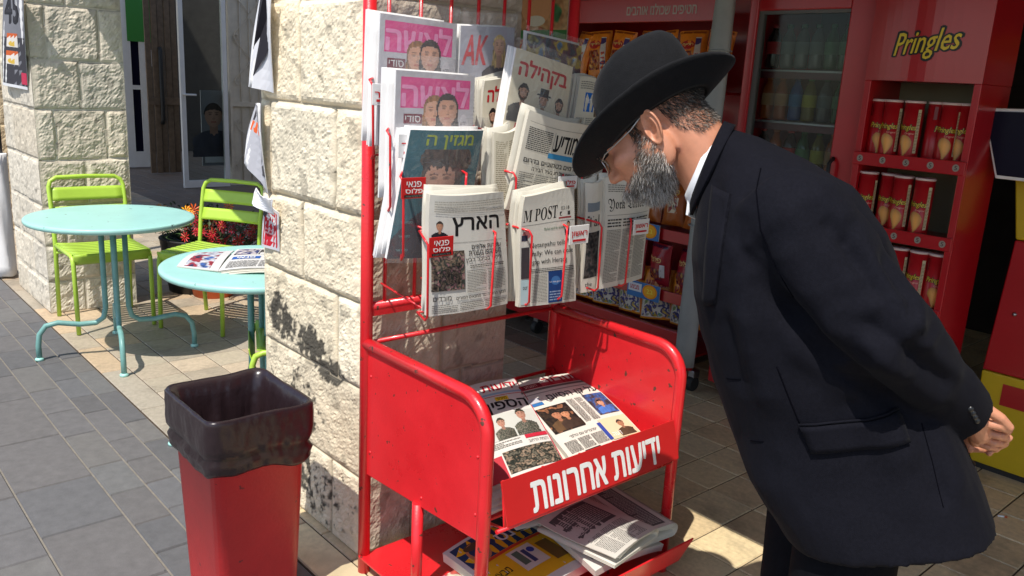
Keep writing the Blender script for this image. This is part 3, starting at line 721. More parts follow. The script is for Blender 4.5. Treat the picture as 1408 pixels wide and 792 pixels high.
stack('magazine', 'teal glossy magazine with olive title and a dark-haired woman, behind a red wire pocket', 'magazine', C3([.195, .195, .17, .17], [(-.024, 1.384), (.22, 1.383), (.182, 1.03), (-.074, 1.043)]), d_teal, (.25, .345), .012, 5, .01, bulge=.01, gloss=True, bag=.10, group=GR)
CREAM = rgb(222, 212, 188)
def d_kehila(pg):
    W, H = pg.W, pg.H
    pg.rect(0, 0, W, H, CREAM); pg.text('בקהילה', W * .10, H * .70, W * .82, H * .22, RED, bold=.05, rtl=True)
    sk = rgb(196, 150, 124)
    pg.figure(W * .22, H * .28, H * .44, sk, rgb(40, 32, 30), rgb(34, 34, 40), beard=rgb(80, 62, 50)); pg.figure(W * .56, H * .26, H * .42, sk, rgb(30, 28, 28), rgb(30, 30, 34), beard=rgb(170, 160, 150), hat=rgb(26, 25, 27)); pg.figure(W * .84, H * .26, H * .40, sk, rgb(46, 36, 32), rgb(36, 36, 40), beard=rgb(60, 46, 40))
    pg.text('״', W * .16, H * .19, W * .1, H * .08, RED, bold=.05); pg.body(W * .14, H * .06, W * .7, H * .11, .014, rgb(190, 90, 70))
stack('newspaper', 'cream weekly with red title, half hidden behind the larger tilted copy of it', 'newspaper', C3(.12, [(.275, 1.532), (.45, 1.535), (.46, 1.26), (.283, 1.26)]), d_kehila, (.25, .29), .008, 4, .012, group=GR)
stack('newspaper', 'cream weekly with red title and three bearded men, tilted in plastic', 'newspaper', C3(.172, [(.347, 1.612), (.578, 1.57), (.548, 1.30), (.298, 1.335)]), d_kehila, (.235, .275), .008, 3, .01, gloss=True, bag=.10, group=GR)
def newsy(pg, title, title_box, tcol=BLACK, bold=.04):
    W, H = pg.W, pg.H; pg.rect(0, 0, W, H, rgb(208, 204, 192), 10, 10)
def d_hamodia(pg):
    W, H = pg.W, pg.H; pg.rect(0, 0, W, H, rgb(214, 208, 194), 10, 10)
    pg.text('המודיע', W * .46, H * .66, W * .50, H * .18, BLACK, bold=.035, rtl=True); pg.rect(W * .40, H * .58, W * .55, H * .055, rgb(60, 140, 190))
    pg.rect(W * .44, H * .64, W * .004, H * .22, INK); pg.body(W * .05, H * .62, W * .36, H * .24, .007, INK, 1)
    pg.text('גורמים בטחוניים בדרום', W * .06, H * .49, W * .88, H * .045, BLACK, bold=.02, rtl=True); pg.text('טעמים של חג בעיר הבירה', W * .20, H * .42, W * .74, H * .045, BLACK, bold=.02, rtl=True)
    pg.body(W * .04, H * .02, W * .92, H * .38, .007, GREYTX, 4); pg.rect(W * .04, H * .90, W * .92, H * .003, INK)
stack('newspaper', 'folded newspaper with a black title and a blue band, below the tilted red-titled weekly', 'newspaper', C3([.235, .235, .21, .21], [(.350, 1.458), (.603, 1.405), (.548, 1.12), (.298, 1.16)]), d_hamodia, (.25, .29), .014, 3, .012, bulge=.008, group=GR)
def d_color(pg):
    W, H = pg.W, pg.H; pg.photo(0, 0, W, H, [rgb(150, 60, 120), rgb(60, 120, 170), rgb(190, 160, 40), rgb(90, 40, 60), rgb(40, 60, 80), rgb(150, 140, 50)], 8, 9); pg.ell(W * .5, H * .7, W * .25, H * .18, rgb(80, 36, 50), 18); pg.rect(W * .42, H * .68, W * .16, H * .1, rgb(160, 180, 200))
stack('magazine', 'multicoloured magazine lying behind the red-titled weekly beside the hat', 'magazine', C3(.06, [(.485, 1.662), (.725, 1.64), (.73, 1.38), (.49, 1.38)]), d_color, (.24, .27), .006, 2, .01, gloss=True, bag=.08, group=GR)
def d_blue(pg):
    W, H = pg.W, pg.H; pg.rect(0, 0, W, H, rgb(200, 194, 178), 6, 8); pg.rect(W * .26, H * .60, W * .34, H * .22, rgb(30, 96, 176)); pg.text('חדשות', W * .3, H * .70, W * .26, H * .05, WHITE, rtl=True)
    pg.photo(W * .64, H * .55, W * .33, H * .22, [rgb(60, 50, 46), rgb(110, 96, 84), rgb(150, 130, 110)], 5, 4); pg.body(W * .06, H * .86, W * .88, H * .1, .008); pg.body(W * .06, H * .04, W * .88, H * .5, .007, GREYTX, 3)
stack('newspaper', 'folded paper with a blue corner block, just left of the hat brim', 'newspaper', C3(.165, [(.620, 1.548), (.735, 1.54), (.735, 1.28), (.600, 1.28)]), d_blue, (.125, .265), .012, 4, .011, group=GR)
def d_haaretz(pg):
    W, H = pg.W, pg.H; pg.rect(0, 0, W, H, rgb(210, 207, 198), 10, 12)
    pg.text('הארץ', W * .27, H * .655, W * .62, H * .155, BLACK, bold=.045, rtl=True); pg.figure(W * .12, H * .60, H * .20, rgb(190, 140, 110), rgb(60, 50, 46), rgb(32, 34, 40))
    pg.rect(W * .25, H * .595, W * .68, H * .003, GREYTX)
    for k, s_ in enumerate(('עשרות אלפים', 'השתתפו בעצרת', 'לימין בכיכר רבין')): pg.text(s_, W * .90, H * (.535 - .057 * k), W * (.40, .44, .48)[k], H * .042, BLACK, bold=.012, al='r', rtl=True)
    pg.body(W * .47, H * .37, W * .46, H * .035, .006, INK); pg.body(W * .43, H * .16, W * .52, H * .20, .0055, GREYTX, 2)
    pg.photo(W * .02, H * .20, W * .38, H * .33, [rgb(44, 42, 40), rgb(84, 74, 66), rgb(130, 112, 96), rgb(60, 66, 60), rgb(150, 110, 110), rgb(170, 160, 140)], 12, 12)
    pg.text('מבקר המדינה נגד ממצאים חמורים', W * .30, H * .105, W * .65, H * .034, BLACK, bold=.01, rtl=True); pg.text('מורדים', W * .04, H * .12, W * .2, H * .034, BLACK, bold=.01, rtl=True); pg.body(W * .03, H * .015, W * .92, H * .08, .006, GREYTX, 3); pg.body(W * .05, H * .86, W * .9, H * .10, .008, rgb(170, 166, 156))
stack('newspaper', 'large folded daily with a heavy black title, front pocket under a red tag', 'newspaper', C3([.283, .283, .288, .288], [(-.022, 1.242), (.238, 1.222), (.252, .903), (-.026, .905)]), d_haaretz, (.27, .33), .02, 5, .013, bulge=.012, group=GR, skew=-.9)
def d_jp(pg):
    W, H = pg.W, pg.H; pg.rect(0, 0, W, H, rgb(208, 205, 196), 10, 12)
    pg.text('𝐌 POST'.replace('POST', '𝐏𝐎𝐒𝐓'), W * .03, H * .755, W * .60, H * .115, BLACK); pg.rect(W * .68, H * .77, W * .22, H * .035, INK); pg.rect(W * .66, H * .745, W * .26, H * .014, rgb(150, 60, 60)); pg.text('03:18', W * .70, H * .82, W * .18, H * .03, INK)
    pg.rect(W * .02, H * .725, W * .96, H * .003, INK); pg.ell(W * .1, H * .645, W * .07, H * .035, rgb(170, 100, 100)); pg.rect(W * .02, H * .59, W * .1, H * .05, rgb(50, 50, 70)); pg.figure(W * .86, H * .60, H * .13, SKIN, BLACK, rgb(50, 60, 90)); pg.text('Market watch for women', W * .40, H * .66, W * .36, H * .026, rgb(40, 100, 60))
    for k, s_ in enumerate(('Netanyahu tells TA', 'rally: We can close', 'gap with Herzog')): pg.text(s_, W * (.16, .2, .2)[k], H * (.505 - .075 * k), W * (.80, .74, .62)[k], H * .058, BLACK)
    pg.body(W * .17, H * .29, W * .78, H * .045, .006, INK); pg.body(W * .19, H * .02, W * .26, H * .26, .0055, GREYTX, 1); pg.body(W * .74, H * .02, W * .22, H * .28, .0055, GREYTX, 1)
    pg.rect(W * .02, H * .25, W * .13, H * .28, rgb(60, 56, 60)); pg.rect(W * .02, H * .02, W * .14, H * .22, rgb(170, 195, 200)); pg.text('our', W * .05, H * .15, W * .07, H * .03, INK)
    pg.rect(W * .47, H * .015, W * .25, H * .28, rgb(24, 62, 120)); pg.ell(W * .6, H * .21, W * .08, H * .04, rgb(60, 110, 170)); pg.text('It is this good', W * .49, H * .19, W * .2, H * .018, WHITE); pg.body(W * .49, H * .03, W * .2, H * .1, .01, rgb(140, 160, 190))
stack('newspaper', 'folded English daily with a black serif title, in the middle front pocket', 'newspaper', C3([.283, .283, .288, .288], [(.304, 1.222), (.524, 1.222), (.532, .874), (.296, .886)]), d_jp, (.23, .345), .016, 3, .012, bulge=.006, group=GR)
def d_nyt(pg):
    W, H = pg.W, pg.H; pg.rect(0, 0, W, H, rgb(206, 203, 194), 8, 12)
    pg.text('𝔜𝔬𝔯𝔨 𝔗𝔦𝔪𝔢𝔰', W * .05, H * .70, W * .80, H * .115, BLACK, bold=.012); pg.rect(W * .04, H * .665, W * .92, H * .003, INK); pg.rect(W * .56, H * .86, W * .14, H * .11, rgb(150, 116, 50)); pg.body(W * .05, H * .87, W * .46, H * .08, .008)
    for c in range(3): pg.body(W * (.05 + .31 * c), H * .56, W * .27, H * .085, .012, INK)
    pg.body(W * .05, H * .05, W * .90, H * .49, .0058, GREYTX, 3)
stack('newspaper', 'folded English newspaper with a black-letter title, right-hand front pocket', 'newspaper', C3([.288, .288, .285, .285], [(.635, 1.250), (.835, 1.262), (.862, .905), (.655, .893)]), d_nyt, (.215, .35), .012, 2, .01, bulge=.008, group=GR)
def d_nyb(pg):
    W, H = pg.W, pg.H; pg.rect(0, 0, W, H, rgb(204, 200, 190), 3, 8); pg.text('Tal', W * .1, H * .60, W * .7, H * .10, BLACK); pg.photo(W * .08, H * .13, W * .8, H * .42, [rgb(30, 32, 34), rgb(40, 44, 48), rgb(80, 76, 76), rgb(52, 50, 46)], 5, 10); pg.text('the', W * .2, H * .05, W * .4, H * .04, INK); pg.rect(W * .1, H * .74, W * .7, H * .08, rgb(120, 130, 140))
stack('newspaper', 'dark-pictured folded papers standing just left of the black-letter titled one', 'newspaper', C3([.262, .262, .262, .262], [(.575, 1.236), (.640, 1.25), (.665, .886), (.590, .884)]), d_nyb, (.075, .35), .012, 3, .012, bulge=.004, group=GR)
def d_plain(pg):
    W, H = pg.W, pg.H; pg.rect(0, 0, W, H, rgb(210, 202, 182), 6, 8); pg.body(W * .06, H * .06, W * .88, H * .86, .0075, rgb(150, 140, 116), 2)
stack('newspaper', 'pale folded papers right of the teal magazine under the tilted weekly', 'newspaper', C3(.19, [(.262, 1.39), (.36, 1.395), (.36, 1.10), (.262, 1.10)]), d_plain, (.1, .29), .012, 4, .012, group=GR)
stack('newspaper', 'pale folded papers behind the white tag above the black-letter titled newspaper', 'newspaper', C3(.20, [(.56, 1.39), (.72, 1.39), (.72, 1.08), (.56, 1.08)]), d_plain, (.16, .31), .012, 3, .012, group=GR)

# papers lying in the sloping tray
def lying(name, label, q, draw, size, th=.016, bulge=.006, sag=.004, wave=0., group='papers lying in the tray and on the base of the stand', copies=0):
    fn = bil(*[Vector(p) for p in q], bulge=bulge, sag=sag, wave=wave, ph=2)
    t = thing(name, label, 'newspaper', (Vector(q[2]) + Vector(q[3])) / 2, group)
    mb = MB(); mb.slab(fn, 14, 14, th); link('pages', mb, M['paper'], t)
    if copies:
        mb = MB()
        for k in range(copies):
            ox = Vector((RND.uniform(-.012, .012), RND.uniform(-.012, .012), -th - .001 - .011 * k)); mb.slab(lambda s, t_, ox=ox: Vector(fn(s, t_)) + ox, 6, 6, .009)
        link('copies_below', mb, M['paper'], t)
    pg = Page(*size); draw(pg); pg.emit('front_page_print', fn, M['print'], t)
    return t
def d_maariv(pg):
    W, H = pg.W, pg.H; pg.rect(0, 0, W, H, rgb(214, 208, 196), 10, 12); pg.rect(W * .02, H * .855, W * .96, H * .055, rgb(180, 60, 70))
    pg.text('מעריב', W * .44, H * .86, W * .52, H * .115, rgb(170, 26, 40), bold=.05, rtl=True); pg.rect(W * .10, H * .865, W * .28, H * .06, rgb(120, 20, 34)); pg.text('השבוע', W * .16, H * .875, W * .16, H * .035, rgb(220, 180, 170), rtl=True)
    pg.rect(W * .02, H * .815, W * .96, H * .03, rgb(110, 104, 96)); pg.rect(W * .02, H * .77, W * .96, H * .012, rgb(150, 146, 138))
    pg.text('על קו הסיום', W * .30, H * .63, W * .68, H * .115, BLACK, bold=.012, rtl=True); pg.rect(W * .06, H * .66, W * .14, H * .06, rgb(190, 190, 196)); pg.rect(W * .06, H * .62, W * .14, H * .035, rgb(50, 110, 170))
    pg.photo(W * .04, H * .27, W * .40, H * .31, [rgb(44, 34, 28), rgb(60, 46, 36), rgb(36, 28, 26), rgb(150, 100, 70)], 9, 8); pg.figure(W * .22, H * .28, H * .26, rgb(180, 120, 90), rgb(36, 28, 26), rgb(90, 66, 44)); pg.figure(W * .32, H * .28, H * .24, rgb(190, 130, 96), rgb(30, 26, 26), rgb(60, 44, 36))
    pg.photo(W * .70, H * .33, W * .28, H * .29, [rgb(40, 40, 56), rgb(70, 60, 70), rgb(60, 90, 150), rgb(120, 90, 80)], 7, 8); pg.figure(W * .84, H * .34, H * .2, SKIN, BLACK, rgb(70, 110, 180))
    pg.body(W * .47, H * .30, W * .2, H * .31, .006, GREYTX, 2); pg.text('״מדברים עם כולם״', W * .16, H * .19, W * .36, H * .03, INK, rtl=True); pg.body(W * .05, H * .05, W * .5, H * .12, .0062, GREYTX, 3)
    pg.rect(W * .60, H * .04, W * .38, H * .24, rgb(220, 196, 160)); pg.rect(W * .56, H * .05, W * .05, H * .2, rgb(50, 70, 150)); pg.figure(W * .84, H * .05, H * .2, rgb(170, 120, 90), rgb(60, 50, 44), rgb(80, 60, 44)); pg.text('דעה', W * .64, H * .07, W * .12, H * .04, WHITE, rtl=True); pg.photo(W * .20, 0, W * .2, H * .035, [rgb(120, 40, 40), rgb(60, 40, 40)], 6, 2)
def TZ(U, h=.02): return tz(U - SU) + h
lying('newspaper', 'tabloid with a crimson title lying in the sloping tray, right-hand one', [(.125, .475, TZ(.13, .05)), (.16, .785, TZ(.16, .05)), (.575, .66, TZ(.57, .045)), (.57, .345, TZ(.57, .045))], d_maariv, (.31, .43), copies=3, sag=.008)
def d_yed(pg):
    W, H = pg.W, pg.H; pg.rect(0, 0, W, H, rgb(214, 210, 202), 10, 12)
    pg.text('ידיעות', W * .40, H * .865, W * .54, H * .085, rgb(190, 28, 48), bold=.05, rtl=True); pg.rect(W * .02, H * .815, W * .96, H * .022, rgb(150, 180, 200)); pg.rect(W * .02, H * .795, W * .96, H * .006, RED)
    pg.rect(W * .52, H * .735, W * .2, H * .045, rgb(235, 196, 40)); pg.text('מיוחד', W * .54, H * .742, W * .15, H * .03, BLACK, rtl=True)
    pg.text('הספין', W * .34, H * .60, W * .62, H * .125, BLACK, bold=.05, rtl=True)
    pg.rect(W * .02, H * .33, W * .96, H * .26, rgb(196, 196, 188)); cam_ = [rgb(70, 72, 62), rgb(96, 96, 84), rgb(50, 52, 46), rgb(120, 112, 100)]
    pg.rect(W * .02, H * .33, W * .2, H * .2, rgb(70, 150, 190))
    for cx, hh in ((.44, .24), (.76, .30)):
        pg.figure(W * cx, H * .33, H * hh, rgb(176, 130, 110), rgb(60, 56, 46), rgb(74, 74, 62), camo=cam_)
    pg.body(W * .04, H * .25, W * .55, H * .07, .008); pg.rect(W * .66, H * .29, W * .32, H * .035, rgb(190, 40, 60)); pg.text('נקמת הרחוב', W * .68, H * .235, W * .28, H * .035, INK, rtl=True)
    pg.rect(W * .985, 0, W * .015, H, rgb(190, 50, 70)); pg.photo(W * .28, H * .03, W * .70, H * .19, [rgb(60, 58, 50), rgb(110, 104, 90), rgb(40, 44, 38), rgb(150, 130, 110), rgb(84, 80, 70)], 18, 10); pg.rect(0, 0, W * .26, H * .20, rgb(190, 60, 70))
lying('newspaper', 'tabloid with soldiers on its front lying in the sloping tray, left-hand one', [(.02 + SU, .28, TZ(.1, .052)), (.10, .535, TZ(.1, .052)), (.575, .312, TZ(.57, .048)), (.565, .045, TZ(.57, .048))], d_yed, (.31, .45), copies=3, bulge=.01)
mb = MB()
t = thing('newspaper', 'thick stack of folded papers filling the left corner of the sloping tray', 'newspaper', (.35, .12, TZ(.35, 0)), 'papers lying in the tray and on the base of the stand')
for k in range(3): 
    fn = bil((.12 + .01 * k, .01, TZ(.12, .012 + .010 * k)), (.12, .30, TZ(.12, .012 + .010 * k)), (.60, .28 + .01 * k, TZ(.60, .012 + .010 * k)), (.61 - .01 * k, .0 + .01 * k, TZ(.60, .012 + .010 * k)), bulge=.002); mb.slab(fn, 6, 6, .008)
link('pages', mb, M['paper'], t)

# heap of papers and supplements on the base shelf
def d_yellow(pg):
    W, H = pg.W, pg.H; pg.rect(0, 0, W, H, rgb(206, 204, 198), 8, 8); pg.rect(W * .05, H * .1, W * .9, H * .86, rgb(226, 178, 30), 8, 8); pg.rect(W * .05, H * .62, W * .9, H * .34, rgb(40, 60, 96)); pg.ell(W * .25, H * .76, W * .12, H * .14, rgb(190, 130, 90)); pg.ell(W * .25, H * .86, W * .1, H * .05, rgb(90, 70, 50)); pg.text('נס', W * .52, H * .72, W * .2, H * .12, WHITE, bold=.05, rtl=True); pg.rect(W * .05, H * .58, W * .9, H * .035, rgb(200, 70, 40))
    pg.rect(W * .4, H * .25, W * .3, H * .3, rgb(206, 206, 190)); pg.rect(W * .44, H * .32, W * .08, H * .2, rgb(90, 110, 90)); pg.rect(W * .54, H * .3, W * .05, H * .2, rgb(60, 70, 110)); pg.ell(W * .64, H * .46, W * .04, H * .04, rgb(60, 70, 150)); pg.text('מבצע', W * .1, H * .34, W * .2, H * .08, BLACK, rtl=True); pg.rect(W * .74, H * .2, W * .16, H * .3, rgb(120, 90, 40))
def d_text(pg):
    W, H = pg.W, pg.H; pg.rect(0, 0, W, H, rgb(206, 203, 194), 8, 8); pg.rect(W * .08, H * .12, W * .84, H * .36, rgb(96, 94, 92)); pg.body(W * .1, H * .14, W * .8, H * .32, .012, rgb(180, 178, 170)); pg.body(W * .08, H * .54, W * .84, H * .4, .008, INK, 3)
def d_navy(pg):
    W, H = pg.W, pg.H; pg.rect(0, 0, W, H, rgb(206, 206, 206), 8, 4); pg.rect(W * .1, H * .5, W * .86, H * .46, rgb(26, 34, 84)); pg.rect(W * .75, H * .05, W * .2, H * .9, rgb(30, 32, 38)); pg.text('ש', W * .8, H * .3, W * .1, H * .3, WHITE, rtl=True)
def d_green(pg):
    W, H = pg.W, pg.H; pg.photo(0, 0, W, H, [rgb(60, 130, 60), rgb(70, 150, 190), rgb(180, 80, 70), rgb(200, 190, 170), rgb(40, 90, 50), rgb(160, 120, 150)], 10, 10); pg.text('חג', W * .3, H * .4, W * .3, H * .2, WHITE, bold=.05, rtl=True)
def d_darkad(pg):
    W, H = pg.W, pg.H; pg.rect(0, 0, W, H, rgb(60, 60, 58), 6, 6)
    for k in range(4): pg.text('חדשות היום', W * .2, H * (.7 - .18 * k), W * .6, H * .1, rgb(150, 150, 140), bold=.02, rtl=True)
Z0 = .063
lying('newspaper', 'bright photo-covered supplement at the front left of the base shelf', [(.36, .00, Z0 + .03), (.34, .24, Z0 + .032), (.66, .26, Z0 + .032), (.68, .02, Z0 + .03)], d_green, (.24, .32), .02)
lying('newspaper', 'yellow and navy supplement with a face, lying on the base shelf', [(.30, .10, Z0 + .07), (.26, .42, Z0 + .075), (.60, .44, Z0 + .07), (.63, .10, Z0 + .06)], d_yellow, (.32, .34), .03, bulge=.01)
lying('newspaper', 'dark full-page advertisement at the back of the base shelf', [(.12, .30, Z0 + .075), (.12, .58, Z0 + .075), (.36, .58, Z0 + .075), (.36, .30, Z0 + .08)], d_darkad, (.28, .24), .03)
lying('newspaper', 'navy and white paper rolled along the right edge of the base shelf', [(.16, .60, Z0 + .10), (.16, .74, Z0 + .085), (.60, .72, Z0 + .085), (.60, .60, Z0 + .10)], d_navy, (.14, .44), .03, bulge=.03)
lying('newspaper', 'crumpled folded grey-printed papers heaped at the front right of the base shelf', [(.33, .43, Z0 + .105), (.34, .62, Z0 + .10), (.69, .66, Z0 + .085), (.68, .36, Z0 + .10)], d_text, (.24, .36), .022, bulge=.022, wave=.006)
def curl(label, a, b, wd, r, z):
    """a sheet curled over into a soft roll"""
    a = Vector(a); b = Vector(b); ax = (b - a).normalized(); sd_ = ax.cross(Vector((0, 0, 1)))
    t = thing('newspaper', label, 'newspaper', (a + b) / 2, 'papers lying in the tray and on the base of the stand')
    mb = MB()
    for k in range(4):
        def fn(s, t_, k=k):
            q = (1 - s) * 1.5 * math.pi; rr = r * (1 - .12 * k) * (1 + .1 * math.sin(4 * t_))
            return a * (1 - t_) + b * t_ + sd_ * (rr * math.cos(q) + .004 * k) + Vector((0, 0, z + rr * math.sin(q)))
        mb.slab(fn, 14, 6, .0018)
    link('pages', mb, M['paper'], t)
    fn0 = lambda s, t_: a * (1 - t_) + b * t_ + sd_ * (r * math.cos((1 - s) * 1.5 * math.pi)) * (1 + .1 * math.sin(4 * t_)) + Vector((0, 0, z + r * (1 + .1 * math.sin(4 * t_)) * math.sin((1 - s) * 1.5 * math.pi)))
    pg = Page(.12, .3); pg.rect(.012, .02, .05, .26, rgb(120, 117, 112)); pg.body(.016, .03, .04, .24, .009, rgb(196, 192, 182), 1); pg.body(.07, .02, .045, .26, .008, rgb(96, 94, 92), 1); pg.emit('front_page_print', fn0, M['print'], t)
def folded(label, a, b, wd, r, z, n=3, lift=.0, ang=0., draw=None):
    """newspaper folded over: a soft round spine from a to b, leaves to its left"""
    a = Vector(a); b = Vector(b); ax = (b - a).normalized(); sd_ = ax.cross(Vector((0, 0, 1))); wd_ = wd
    t = thing('newspaper', label, 'newspaper', (a + b) / 2, 'papers lying in the tray and on the base of the stand')
    def mk_(k):
        rr = r * (1 - .22 * k)
        def fn(s, t_):
            o = a.lerp(b, t_); wob = .004 * math.sin(5 * t_ + 9 * s + k) 
            if s < .38: u_ = (.38 - s) / .38; x, zz = u_ * wd_, -rr
            elif s < .62: q = (s - .38) / .24 * math.pi; x, zz = -rr * math.sin(q), -rr * math.cos(q)
            else: u_ = (s - .62) / .38; x, zz = u_ * wd_ * (1 - .05 * k), rr * (1 - .55 * u_) + lift * math.sin(3 * u_) + wob * u_
            return o + sd_ * x + Vector((0, 0, z + zz))
        return fn
    mb = MB()
    for k in range(n): mb.slab(mk_(k), 26, 8, .0016)
    link('pages', mb, M['paper'], t)
    f0 = mk_(0); pg = Page(.30, .36); draw(pg); pg.emit('front_page_print', lambda s, t_: f0(.50 + .5 * s, t_), M['print'], t, base=.0009)
def d_cols(pg):
    W, H = pg.W, pg.H; pg.rect(0, 0, W, H, rgb(200, 196, 186), 12, 6); pg.rect(W * .30, H * .05, W * .24, H * .9, rgb(92, 90, 88), 6, 6); pg.body(W * .32, H * .07, W * .2, H * .86, .010, rgb(170, 168, 160)); pg.body(W * .60, H * .05, W * .36, H * .9, .008, rgb(96, 94, 90), 2); pg.rect(W * .05, H * .05, W * .18, H * .9, rgb(176, 170, 158), 4, 4)
def d_grey2(pg):
    W, H = pg.W, pg.H; pg.rect(0, 0, W, H, rgb(196, 192, 182), 12, 6); pg.rect(W * .34, H * .1, W * .6, H * .46, rgb(88, 86, 84), 8, 6); pg.body(W * .37, H * .14, W * .54, H * .38, .012, rgb(176, 172, 164)); pg.body(W * .34, H * .6, W * .6, H * .36, .008, rgb(96, 94, 90), 3)
folded('thick folded newspaper with rounded cream spine, at the right of the base shelf', (.36, .735, Z0), (.69, .70, Z0), .24, .022, .125, 4, .010, draw=d_cols)
folded('folded grey-printed newspaper lying across the middle of the base shelf', (.42, .56, Z0), (.70, .60, Z0), .22, .018, .150, 3, .012, draw=d_grey2)
folded('crumpled folded newspaper behind the others on the base shelf, dark columns up', (.20, .52, Z0), (.46, .46, Z0), .18, .016, .155, 2, .022, draw=d_cols)
# ---------------------------------------------------------------- the man in the dark suit bending towards the papers
MV = Vector((.27, .963, 0)).normalized(); ME = Vector((MV.y, -MV.x, 0)); MD = Vector((.45, 1.60, 0))
MF = Matrix(((ME.x, MV.x, 0, MD.x), (ME.y, MV.y, 0, MD.y), (0, 0, 1, 0), (0, 0, 0, 1)))
MFI = MF.inverted()
def mp(x, y, dep=0.):        # a measured outline point, in the man's own frame, dep behind his middle plane
    return MFI @ onplane(x, y, MD + MV * dep, MV)
def remesh(mb, vox, it=6, fac=.5):
    me = bpy.data.meshes.new('r'); me.from_pydata([tuple(p) for p in mb.v], [], mb.f)
    bm = bmesh.new(); bm.from_mesh(me); bmesh.ops.recalc_face_normals(bm, faces=bm.faces); bm.to_mesh(me); bm.free()
    o = bpy.data.objects.new('r', me); COL.objects.link(o)
    r = o.modifiers.new('r', 'REMESH'); r.mode = 'VOXEL'; r.voxel_size = vox; r.adaptivity = 0
    if it: q = o.modifiers.new('s', 'SMOOTH'); q.factor = fac; q.iterations = it
    bpy.context.view_layer.update()
    m2 = bpy.data.meshes.new_from_object(o.evaluated_get(bpy.context.evaluated_depsgraph_get()))
    v = np.array([p.co[:] for p in m2.vertices]); f = [tuple(p.vertices) for p in m2.polygons]; nr = np.array([p.normal[:] for p in m2.vertices])
    bpy.data.objects.remove(o); bpy.data.meshes.remove(me); bpy.data.meshes.remove(m2)
    return v, f, nr
def mesh_mb(v, f, col=None):
    mb = MB(); mb.add([tuple(p) for p in v], f, 0, col, True); return mb
def ring(F, B, w_, n=28, p=.82, cy=0.):
    F, B = Vector(F), Vector(B); c = (F + B) / 2; a = (B - F) / 2; out = []
    for j in range(n):
        q = 6.28318 * j / n; cs, sn = math.cos(q), math.sin(q)
        out.append(c + a * math.copysign(abs(cs) ** p, cs) + Vector((0, cy + w_ * math.copysign(abs(sn) ** p, sn), 0)))
    return out
def flesh(pts, rs, mb, n=14):
    """tapered limb with rounded ends"""
    P = [Vector(p) for p in pts]; d0 = (P[0] - P[1]).normalized(); d1 = (P[-1] - P[-2]).normalized()
    mb.tube([P[0] + d0 * rs[0] * .8, P[0] + d0 * rs[0] * .5] + P + [P[-1] + d1 * rs[-1] * .5, P[-1] + d1 * rs[-1] * .8], [rs[0] * .35, rs[0] * .82] + list(rs) + [rs[-1] * .82, rs[-1] * .35], n)

# head frame: f forward, s to his left (towards the street), u up
HP, HY, HK = math.radians(40), math.radians(3), 1.04
fh = Vector((-math.cos(HY), math.sin(HY), 0)); hf = fh * math.cos(HP) - Vector((0, 0, 1)) * math.sin(HP); hu = fh * math.sin(HP) + Vector((0, 0, 1)) * math.cos(HP); hs = hu.cross(hf)
HO = mp(899, 180, 0)
def hd(f, s_, u): return HO + (hf * f + hs * s_ + hu * u) * HK
HR = Matrix((hf, hs, hu)).transposed()
def unhd(p): d = (Vector(p) - HO) / HK; return d.dot(hf), d.dot(hs), d.dot(hu)
col_c = mp(976, 230, 0)                                   # where the neck leaves the collar

rings_px = [((958, 285), (1003, 176), .068), ((957, 305), (1042, 190), .125), ((956, 345), (1100, 216), .195), ((955, 395), (1172, 255), .222),
            ((963, 445), (1216, 312), .228), ((980, 512), (1246, 400), .215), ((1000, 570), (1280, 500), .205), ((1024, 625), (1322, 605), .205), ((1050, 665), (1350, 672), .215), ((1076, 704), (1357, 694), .222)]
trs = [ring(mp(*F), mp(*B), w_, 28, .82 if i < 7 else .62) for i, (F, B, w_) in enumerate(rings_px)]
S1, E1, W1 = mp(1080, 300, -.155), mp(1200, 452, -.195), mp(1322, 566, -.045)
S2, E2, W2 = mp(1080, 290, .165), mp(1210, 440, .23), mp(1315, 565, .09)
# --- body: one continuous figure
mb = MB()
for c, r in (((-.014, 0, .044), (.088, .073, .076)), ((-.045, 0, .028), (.060, .066, .068)), ((.048, 0, -.022), (.050, .060, .075)), ((.052, 0, -.082), (.034, .042, .032)), ((.03, 0, -.05), (.05, .062, .05)),
             ((.064, .044, -.014), (.026, .022, .020)), ((.064, -.044, -.014), (.026, .022, .020)), ((.081, 0, .026), (.016, .050, .013)), ((.073, .032, .015), (.012, .016, .007)), ((.073, -.032, .015), (.012, .016, .007)), ((.071, .032, -.004), (.011, .015, .006)), ((.071, -.032, -.004), (.011, .015, .006)), ((.096, 0, -.066), (.014, .027, .013)),
             ((.112, 0, -.030), (.013, .012, .011)), ((.105, .013, -.034), (.011, .008, .008)), ((.105, -.013, -.034), (.011, .008, .008)), ((.0, .066, -.035), (.03, .014, .04)), ((.0, -.066, -.035), (.03, .014, .04))):
    mb.ball(hd(*c), [x * HK for x in r], 18, 12, rot=HR)
flesh([hd(.094, 0, .022), hd(.103, 0, -.004), hd(.112, 0, -.028)], [.009, .010, .012], mb)
flesh([hd(-.035, 0, .02), hd(-.05, 0, -.05), col_c, col_c + (mp(1040, 300) - col_c) * .9], [.062, .060, .064, .085], mb, 20)
inner = [ring((Vector(mp(*F)) * .84 + Vector(mp(*B)) * .16), (Vector(mp(*F)) * .16 + Vector(mp(*B)) * .84), w_ * .78) for F, B, w_ in rings_px[1:9]]
mb.loft(inner)
flesh([S1, E1, W1], [.055, .045, .030], mb); flesh([S2, E2, W2], [.055, .045, .030], mb)
def leg(sx, dep):
    hip = mp(1165 + sx, 610, dep); kn = mp(1130 + sx, 792, dep); an = Vector((kn.x + .03, dep, .09)); kn2 = Vector((kn.x, dep, .50))
    return hip, kn2, an
